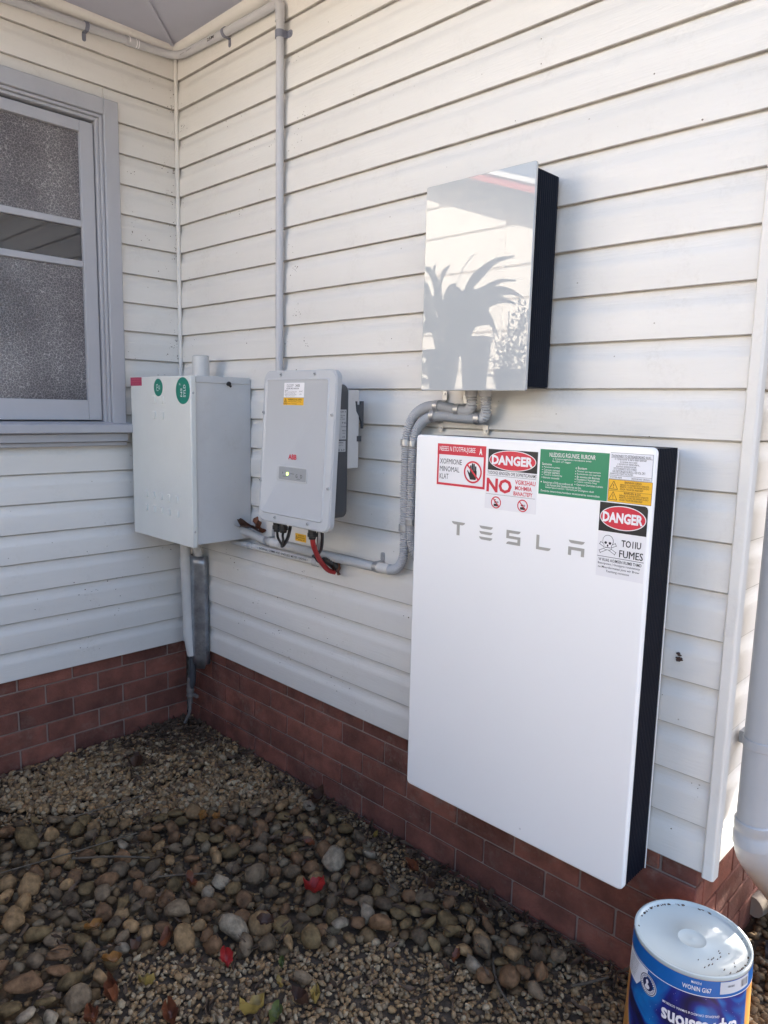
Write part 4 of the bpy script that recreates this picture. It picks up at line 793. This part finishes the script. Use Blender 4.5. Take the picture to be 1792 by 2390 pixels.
# gravel: the rest of the stones plus the small pebbles, one object nobody could count
PAL = np.array([(.28, .178, .088), (.30, .205, .112), (.32, .23, .138), (.22, .135, .07), (.36, .275, .172), (.175, .118, .07), (.31, .192, .093)])
tmpl = [lump(V1, 300 + i, .06, 3) for i in range(10)]; tmplA = [lump(V1, 400 + i, .05, 9) for i in range(10)]
VV, FF, CC = [], [], []; nv = 0
def peb(x, y, z, r, T, c, tilt):
    global nv
    a, b_, c_ = rng.normal(0, tilt), rng.normal(0, tilt), rng.uniform(0, 6.283)
    ca, sa, cb, sb, cc_, sc_ = math.cos(a), math.sin(a), math.cos(b_), math.sin(b_), math.cos(c_), math.sin(c_)
    Rm = np.array([[cc_, -sc_, 0], [sc_, cc_, 0], [0, 0, 1]]) @ np.array([[cb, 0, sb], [0, 1, 0], [-sb, 0, cb]]) @ np.array([[1, 0, 0], [0, ca, -sa], [0, sa, ca]])
    VV.append((T * r) @ Rm.T + (x, y, z)); FF.append(F1 + nv); nv += len(T); CC.append(np.tile(c, (len(T), 1)))
for x, y, r, z in top[275:] + low_: peb(x, y, z, r * 1.1, tmpl[rng.integers(10)], PAL[rng.integers(7)] * .55, .3)
cnt = 0
while cnt < 27000:
    x, y = rng.uniform(.0, 3.2), rng.uniform(-1.7, .9)
    if y > .012 and x < 2.56: continue
    if y < x - 3.15 and x < 2.5: continue
    if x < .45 and y < -1.5: continue
    if y > .2 and rng.random() < .55: continue
    inb = inside((x, y), R1) or inside((x, y), R2)
    if inb and rng.random() < .55: continue
    near = (x - y) < 1.25 and not inb     # crushed stone near the inside corner
    r = rng.uniform(.0065, .0125) if not near else rng.uniform(.010, .021)
    if rng.random() < .06: r *= 1.5
    if y > .1 or x > 2.6: r *= 1.6
    c = PAL[rng.integers(7)] * rng.uniform(.75, 1.25) * (1.0 if not near else 1.05)
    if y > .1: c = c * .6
    z = -.421 + rng.uniform(-.008, .007) - (.012 if inb else 0) + (.014 if near and (x < .5) else 0)
    peb(x, y, z, r, (tmplA if near else tmpl)[rng.integers(10)], c, .5); cnt += 1
me = raw_mesh('gravel', np.vstack(VV), np.vstack(FF), M['pebble'], np.vstack(CC)); o = link('gravel', me); o['kind'] = 'stuff'; o['label'] = 'brown gravel and pebbles covering the bed'; del VV, FF, CC

# ------------------------------------------------------------------ leaves, litter, twigs
def leaf_geo(gg, c, ln, wd, yaw, tilt, roll, curl, tip=1.0, nu=14, nv_=7):
    Rm = Matrix.Rotation(yaw, 3, 'Z') @ Matrix.Rotation(tilt, 3, 'Y') @ Matrix.Rotation(roll, 3, 'X'); c = Vector(c)
    sd_ = random.uniform(0, 6)
    def P(t, s):
        w_ = wd * (math.sin(math.pi * min(1, t ** .8 * .97 + .02)) ** .8) * .5 * (1 + .10 * math.sin(23 * t + sd_ * 5) * (abs(s) > .9))
        return c + Rm @ Vector(((t - .5) * ln, s * w_, curl * ln * ((t - .5) ** 2 * 1.2 + s * s * .35 * (1 if curl > 0 else -1)) + .007 * math.sin(9 * t + sd_) * ln / .08 * s + .004 * math.sin(17 * t + 3 * s + sd_ * 2) * ln / .08 + abs(s) * wd * .22))
    gg.grid(np.linspace(0, 1, nu), np.linspace(-1, 1, nv_), P)
LV = [(1.528, -.437, .085, .055, 'red', 'bright red curled leaf lying on the stones below the pale boulder'), (1.549, -.789, .075, .048, 'red', 'crumpled red leaf at the lower edge of the stones'), (1.366, -.873, .09, .045, 'rust', 'dark red withered leaf near the lone orange stones'), (1.208, -.706, .07, .035, 'rust', 'narrow rust red leaf between stones in mid bed'),
      (.914, -.482, .06, .045, 'orange', 'round orange leaf standing among the upper stones'), (.945, -.435, .05, .035, 'orange', 'small orange leaf right of the round orange leaf'), (1.454, -1.072, .10, .045, 'rust', 'long curled rust leaf at the lower left'), (1.48, -1.147, .09, .05, 'rust', 'brown red leaf cut by the lower left border of the view'), (1.619, -1.004, .08, .05, 'rust', 'rust leaf at the bottom beside the long curled one'),
      (1.351, -1.043, .07, .035, 'orange', 'orange folded leaf above the curled rust leaf'), (1.472, -.991, .07, .035, 'yellow', 'dull yellow leaf lying below the crumpled red leaf'), (1.715, -.734, .045, .02, 'yellow', 'small bright yellow leaf on the fine gravel'), (1.673, -.686, .045, .022, 'greenl', 'tiny green leaf above the bright yellow one'), (1.81, -.733, .075, .045, 'brownl', 'dark brown leaf on the gravel near the bottom'), (1.836, -.700, .055, .035, 'yellow', 'pale yellow leaf beside the dark brown leaf'),
      (1.748, -.846, .085, .045, 'yellow', 'large yellow brown leaf at the bottom of the view'), (1.802, -.811, .07, .045, 'greenl', 'mottled green leaf at the bottom of the view'), (1.409, -.048, .04, .02, 'yellow', 'small yellow leaf against the brick base'), (1.316, -.29, .065, .035, 'rust', 'rust leaf tucked behind the cracked grey stone'), (1.33, -.95, .06, .03, 'brownl', 'brown leaf beside the dark red withered leaf'), (1.532, -.638, .07, .05, 'brownl', 'dark brown leaf between the two red leaves'), (1.19, -1.021, .07, .03, 'orange', 'long orange brown leaf standing at the left'), (1.65, -.09, .07, .05, 'rust', 'brown red leaf propped on the brick base'), (1.73, -.12, .08, .03, 'brownl', 'brown leaf lying along the brick base'), (1.12, -.08, .09, .06, 'brownl', 'big dark brown leaf at the brick base mid wall'), (1.95, -.12, .07, .025, 'brownl', 'narrow brown leaf beside the brick base under the battery'), (2.0, -.30, .06, .03, 'rust', 'rust leaf in the right hand stones'), (.33, -.43, .12, .07, 'brownl', 'large dark withered leaf lying on gravel near the corner')]
for x, y, l, wd, k, lab in LV:
    g = G(); leaf_geo(g, (x, y, -.368 if inside((x, y), R1) or inside((x, y), R2) else -.398), l * .78, wd * .78, random.uniform(0, 6.28), random.uniform(-.35, .35), random.uniform(-.5, .5), random.uniform(.4, 1.1)); tag(g.obj('dead_leaf' if k != 'greenl' else 'green_leaf', M['lf_' + k], None, smooth=80), lab, 'leaf')
g = G(); leaf_geo(g, (.60, -.055, .662), .15, .028, .15, .05, .9, -.5); tag(g.obj('dead_leaf', M['lf_brownl'], None, smooth=80), 'long dry brown leaf caught on the conduit beside the meter box', 'leaf')
g = G(); leaf_geo(g, (.645, -.035, .665), .075, .04, 1.1, 1.0, .3, .4); tag(g.obj('dead_leaf', M['lf_rust'], None, smooth=80), 'curled brown leaf stuck behind the conduit by the meter box', 'leaf')
g = G(); leaf_geo(g, (1.142, -.03, .572), .06, .03, .3, 1.2, .4, .4); tag(g.obj('dead_leaf', M['lf_rust'], None, smooth=80), 'brown leaf scrap at the end of the red cable', 'leaf')
g = G()
for k in range(2000):
    q = random.random()
    if q < .30: x, y = abs(random.gauss(.10, .16)) + .01, -abs(random.gauss(.09, .16)) - .01
    elif q < .44: y = -random.uniform(.0, 1.2); x = .01 + abs(random.gauss(0, .05))
    elif q < .66: x = random.uniform(.1, 2.5); y = .005 - abs(random.gauss(0, .045))
    elif q < .74: x, y = random.gauss(.33, .10), random.gauss(-.43, .09)
    else: x, y = random.uniform(.05, 2.4), -random.uniform(.0, 1.25)
    up = .02 if (inside((x, y), R1) or inside((x, y), R2)) else 0
    if y < x - 2.95 or x < -.01 or y > .012: continue
    l = random.uniform(.012, .06); a = random.uniform(0, 6.28); h = random.uniform(-.416, -.398) + (.012 if q < .3 else 0) + (random.uniform(.005, .035) if (inside((x, y), R1) or inside((x, y), R2)) else 0)
    leaf_geo(g, (x, y, h), l, l * random.uniform(.08, .35), a, random.gauss(0, .25), random.gauss(0, .5), random.uniform(-.3, .4), nu=4, nv_=3)
o = g.obj('leaf_litter', M['litter'], None, smooth=80); o['kind'] = 'stuff'; o['label'] = 'dark shredded leaf and bark litter along the wall base'
TW = [([(2.079, -.231), (2.10, -.26), (2.159, -.312), (2.242, -.346)], .0035, 'curved grey twig on the gravel below the battery'), ([(2.288, -.156), (2.31, -.11), (2.344, -.05)], .004, 'straight twig pointing at the bucket'), ([(1.634, -.225), (1.67, -.235), (1.709, -.237)], .003, 'dark twig beside the cracked grey stone'), ([(1.878, -.136), (1.91, -.14), (1.953, -.13)], .0025, 'short pale twig near the brick base'), ([(1.97, -.029), (2.02, -.045), (2.085, -.037)], .003, 'thin twig lying along the brick base'),
      ([(.725, -1.124), (.78, -.90), (.826, -.683)], .0025, 'long thin twig crossing the left stones'), ([(.814, -.923), (.9, -.82), (.999, -.73)], .0035, 'pale grass stalk lying across the stones'), ([(.564, -.828), (.58, -.70), (.603, -.549)], .003, 'dark twig on the crushed gravel'), ([(1.111, -.764), (1.15, -.70), (1.206, -.63)], .003, 'dark stick in mid bed above the rust leaf'), ([(1.549, -1.061), (1.535, -1.022), (1.53, -.99)], .0025, 'short straw at the bottom left')]
for pts, r, lab in TW:
    zz = -.372 if inside(pts[0], R1) else -.40
    g = G(); g.tube(spline([(p[0], p[1], zz + random.uniform(-.004, .008)) for p in pts], .012)[0], r, 6); tag(g.obj('dry_twig', M['twig'], None, smooth=60), lab, 'twig')
# things behind the corner
tag(G().tube([(2.545, .515, -.365), (2.60, .72, -.36)], .033, 14).obj('timber_offcut', mat('cut_timber', (.36, .31, .26), .8, var=.2), None, smooth=40), 'pale round timber offcut on the ground behind the house corner', 'timber')
tag(G().tube(spline([(2.62, .40, -.41), (2.75, .43, -.40), (3.0, .40, -.40)], .02)[0], .03, 12).obj('black_pipe', M['black'], None, smooth=50), 'black pipe lying on the ground behind the bucket', 'pipe')
for x, y, r, k, lab in ((2.60, .66, .05, 'brown', 'brown stone on top of the timber offcut end'), (2.78, .12, .045, 'greys', 'grey stone right of the bucket'), (2.80, .02, .05, 'olive', 'dark olive stone right of the bucket base'), (2.70, .30, .04, 'dark', 'dark stone behind the bucket'), (2.58, .83, .055, 'tan', 'tan stone furthest behind the house corner')): put_stone(x, y, r, k, lab, None, -.40)
g = G()
for q in range(12):
    c = (2.447 + random.gauss(0, .004), -.002, .557 + random.gauss(0, .006)); rr_ = random.uniform(.003, .007)
    W = lump(V1, 700 + q, .1, 2) * rr_; g.add([(c[0] + a, c[1] + b * .8, c[2] + d) for a, b, d in W], [tuple(f) for f in F1])
tag(g.obj('mud_nest', M['lf_brownl'], None, smooth=60), 'small brown mud wasp nest on the boards beside the battery', 'wasp nest')

# ------------------------------------------------------------------ across the yard: sunlit neighbour, plants (seen mirrored in the glass)
NY = -4.5
nb = thing('neighbour_house', 'sunlit cream gabled house with red barge board across the yard', 'house', (-2.5, NY - 2, -.42))
zt = lambda x: 3.16 - .3675 * (x + .86)
g = G(); g.prism([(-7.5, -.42), (1.2, -.42), (1.2, zt(1.2)), (-3.6, zt(-3.6)), (-7.5, zt(-3.6) - 1.43)], lambda u, v, n: (u, n, v), NY - 5, NY - .03); nw = g.obj('gable_wall', M['cream'], nb)
zs = [-.40, 0, .40, .80, 1.2, 1.58, 1.96, 2.26, 2.568, 2.95, 3.262, 3.6, 3.98]
for a, b in zip(zs[:-1], zs[1:]):
    for xa, xb in ((-7.4, -1.187), (-1.163, 1.19)):
        xr = min(xb, -.86 + (3.16 - b + .012) / .3675)
        if xr - xa < .1: continue
        if b > 2.6 and xa < -5: xa_ = -6.0
        else: xa_ = xa
        g = G(); g.box(xa_, xr, NY - .029, NY, a, b - .026); g.obj('wall_panel', M['cream'], nw)
g = G(); g.box(-1.186, -1.164, NY - .01, NY + .012, -.4, 3.09); g.obj('cover_strip', M['cream'], nw)
def rake(x0, x1, y0, y1, d0, d1, nm, m):
    gg = G(); gg.prism([(x0, zt(x0) + d0), (x1, zt(x1) + d0), (x1, zt(x1) + d1), (x0, zt(x0) + d1)], lambda u, v, n: (u, n, v), y0, y1); gg.obj(nm, m, nb)
rake(-3.6, 1.8, NY + .0005, NY + .28, 0, .02, 'raking_soffit', M['pot2']); rake(-3.6, 1.8, NY + .281, NY + .305, -.005, .07, 'barge_board', M['redbarge']); rake(-3.6, 1.85, NY - 5, NY + .33, .072, .115, 'roof', M['tin'])
PY2 = -2.6
st = thing('plant_stand', 'tall weathered timber stand holding potted plants across the yard', 'stand', (-.1, PY2, -.42))
g = G(); g.box(-.9, .55, PY2 - .25, PY2 + .22, 1.27, 1.315); g.obj('stand_top', M['timber'], st)
for x in (-.85, .5):
    for y in (PY2 - .22, PY2 + .19): g = G(); g.box(x - .03, x + .03, y - .03, y + .03, -.43, 1.269); g.obj('leg', M['timber'], st)
def pot(x, y, r, z0, z1, lab):
    gg = G(); gg.lathe([(0, z0), (r * .72, z0), (r * .98, z1 - .03), (r * 1.06, z1 - .03), (r * 1.06, z1), (r * .95, z1), (r * .93, z1 - .03), (0, z1 - .03)], (x, y, 0), 24); return tag(gg.obj('plant_pot', M['pot'], None, smooth=40), lab, 'pot')
pot(-.02, PY2, .112, 1.316, 1.675, 'tapered dark plastic pot right of the broad leaved plant'); pot(-.34, PY2 - .03, .13, 1.316, 1.60, 'wide dark pot under the broad leaved plant')
pl = thing('broad_leaved_plant', 'potted plant with long broad arching leaves seen in the glass', 'plant', (-.34, PY2, 1.56))
def blade(x, z, pts, wd, y=PY2):
    wd = wd * 1.55 if wd > .04 else wd
    gg = G(); P, s = spline([(x, y, z)] + [(a, y + random.uniform(-.04, .04), b) for a, b in pts], .015); n = len(P)
    gg.grid(range(n), (-1, 0, 1), lambda i, s_: (P[i][0] + s_ * wd * .35 * math.sin(math.pi * min(1, (i / n) ** .7 * .97 + .03)) * .6, P[i][1] + s_ * wd * .3 * math.sin(math.pi * min(1, (i / n) ** .7)), P[i][2] + s_ * wd * .5 * math.sin(math.pi * min(1, (i / n) ** .7 * .97 + .03)) - abs(s_) * .01)); gg.obj('leaf', M['leafdark'], pl, smooth=60)
for pts, wd in (([(-.40, 1.8), (-.50, 2.02), (-.58, 2.12)], .2), ([(-.36, 1.85), (-.40, 2.08), (-.38, 2.22)], .24), ([(-.28, 1.8), (-.20, 1.93), (-.08, 1.95)], .24), ([(-.25, 1.72), (-.12, 1.8), (.02, 1.86)], .22), ([(-.16, 1.9), (-.06, 2.06), (.13, 2.17), (.25, 2.2)], .07), ([(-.12, 1.9), (.03, 2.0), (.15, 2.05), (.27, 2.04)], .05), ([(-.1, 1.86), (.1, 1.97), (.25, 1.97), (.356, 1.915)], .075), ([(-.1, 1.84), (.08, 1.92), (.2, 1.92), (.304, 1.88)], .07), ([(-.15, 1.8), (.0, 1.83), (.1, 1.79), (.16, 1.666)], .10), ([(-.38, 1.95), (-.44, 2.15), (-.52, 2.21)], .16), ([(-.33, 1.9), (-.33, 2.1), (-.28, 2.2)], .13), ([(-.45, 1.85), (-.55, 1.98), (-.62, 1.9)], .12), ([(-.2, 1.8), (-.12, 1.95), (-.02, 2.0)], .2), ([(-.2, 1.75), (-.08, 1.82), (.06, 1.88)], .17), ([(-.38, 1.75), (-.47, 1.8), (-.55, 1.7)], .10), ([(-.3, 1.75), (-.25, 1.95), (-.2, 2.06)], .22), ([(-.35, 1.72), (-.4, 1.9), (-.42, 2.0)], .2), ([(-.28, 1.7), (-.2, 1.9), (-.12, 2.02), (-.03, 2.28)], .012), ([(-.28, 1.7), (-.22, 2.0), (-.15, 2.15), (-.09, 2.26)], .012), ([(-.28, 1.7), (-.16, 1.95), (.1, 2.15), (.19, 2.32)], .014)): blade(-.32, 1.57, pts, wd)
sh = thing('small_leaved_shrub', 'potted shrub with many small leaves seen in the glass', 'shrub', (.25, PY2, 1.32))
g = G(); g.lathe([(0, 1.316), (.085, 1.316), (.105, 1.45), (0, 1.44)], (.27, PY2, 0), 18); g.obj('shrub_pot', M['pot'], sh)
g = G()
for k in range(7): g.tube(spline([(.27, PY2, 1.43), (.27 + random.uniform(-.08, .1), PY2 + random.uniform(-.06, .06), 1.6), (.27 + random.uniform(-.15, .2), PY2 + random.uniform(-.1, .1), 1.72 + random.uniform(0, .2))], .03)[0], .004, 5)
g.obj('stem', M['timber'], sh)
g = G()
for k in range(420):
    t = random.random(); x = .16 + .26 * random.random() ** .7; z = 1.33 + random.random() * (.12 + .5 * max(0, (x - .08) / .34) ** 1.3)
    leaf_geo(g, (x, PY2 + random.uniform(-.1, .1), z), random.uniform(.025, .05), random.uniform(.012, .022), random.uniform(0, 6.28), random.uniform(-1, 1), random.uniform(-1, 1), .2, nu=4, nv_=3)
for k in range(160):
    leaf_geo(g, (random.uniform(-.62, -.42), PY2 + random.uniform(-.1, .1), random.uniform(1.35, 1.6)), random.uniform(.03, .06), random.uniform(.012, .022), random.uniform(0, 6.28), random.uniform(-1, 1), random.uniform(-1, 1), .2, nu=4, nv_=3)
g.obj('foliage', M['leafdark'], sh, smooth=70)

fc = thing('light_block_fence', 'unseen timber paling fence added behind the viewer to block low light', 'fence', (0, -2.36, -.43))  # added out of view to cut low bounce light from the yard
for k in range(44):
    g = G(); xk = -1.9 + k * .104; g.box(xk, xk + .098, -2.375 + .002 * (k % 2), -2.355 + .002 * (k % 2), -.43, 1.0 + random.uniform(-.012, .012)); g.obj('paling', M['timber'], fc)
for z in (0, .8): g = G(); g.box(-1.9, 2.67, -2.42, -2.376, z, z + .07); g.obj('rail', M['timber'], fc)

gt = thing('garden_shrub', 'leafy green shrub beyond the house corner shading the ground', 'shrub', (3.4, 3.3, -.43))
g = G()
for k in range(9): g.tube(spline([(3.4 + random.uniform(-.06, .06), 3.3 + random.uniform(-.06, .06), -.45), (3.4 + random.uniform(-.25, .25), 3.3 + random.uniform(-.25, .25), .7), (3.4 + random.uniform(-.7, .7), 3.3 + random.uniform(-.5, .5), 1.6 + random.uniform(0, .9))], .08)[0], .016, 5)
g.obj('stem', M['timber'], gt)
g = G()
for k in range(2300):
    v = rng.normal(size=3); v *= (rng.random() ** .4) / np.linalg.norm(v); c = (3.4 + v[0] * .95, 3.3 + v[1] * .7, 1.75 + v[2] * 1.0)
    leaf_geo(g, c, random.uniform(.07, .14), random.uniform(.03, .06), random.uniform(0, 6.28), random.uniform(-1, 1), random.uniform(-1, 1), .2, nu=4, nv_=3)
g.obj('crown', M['leafdark'], gt, smooth=70)
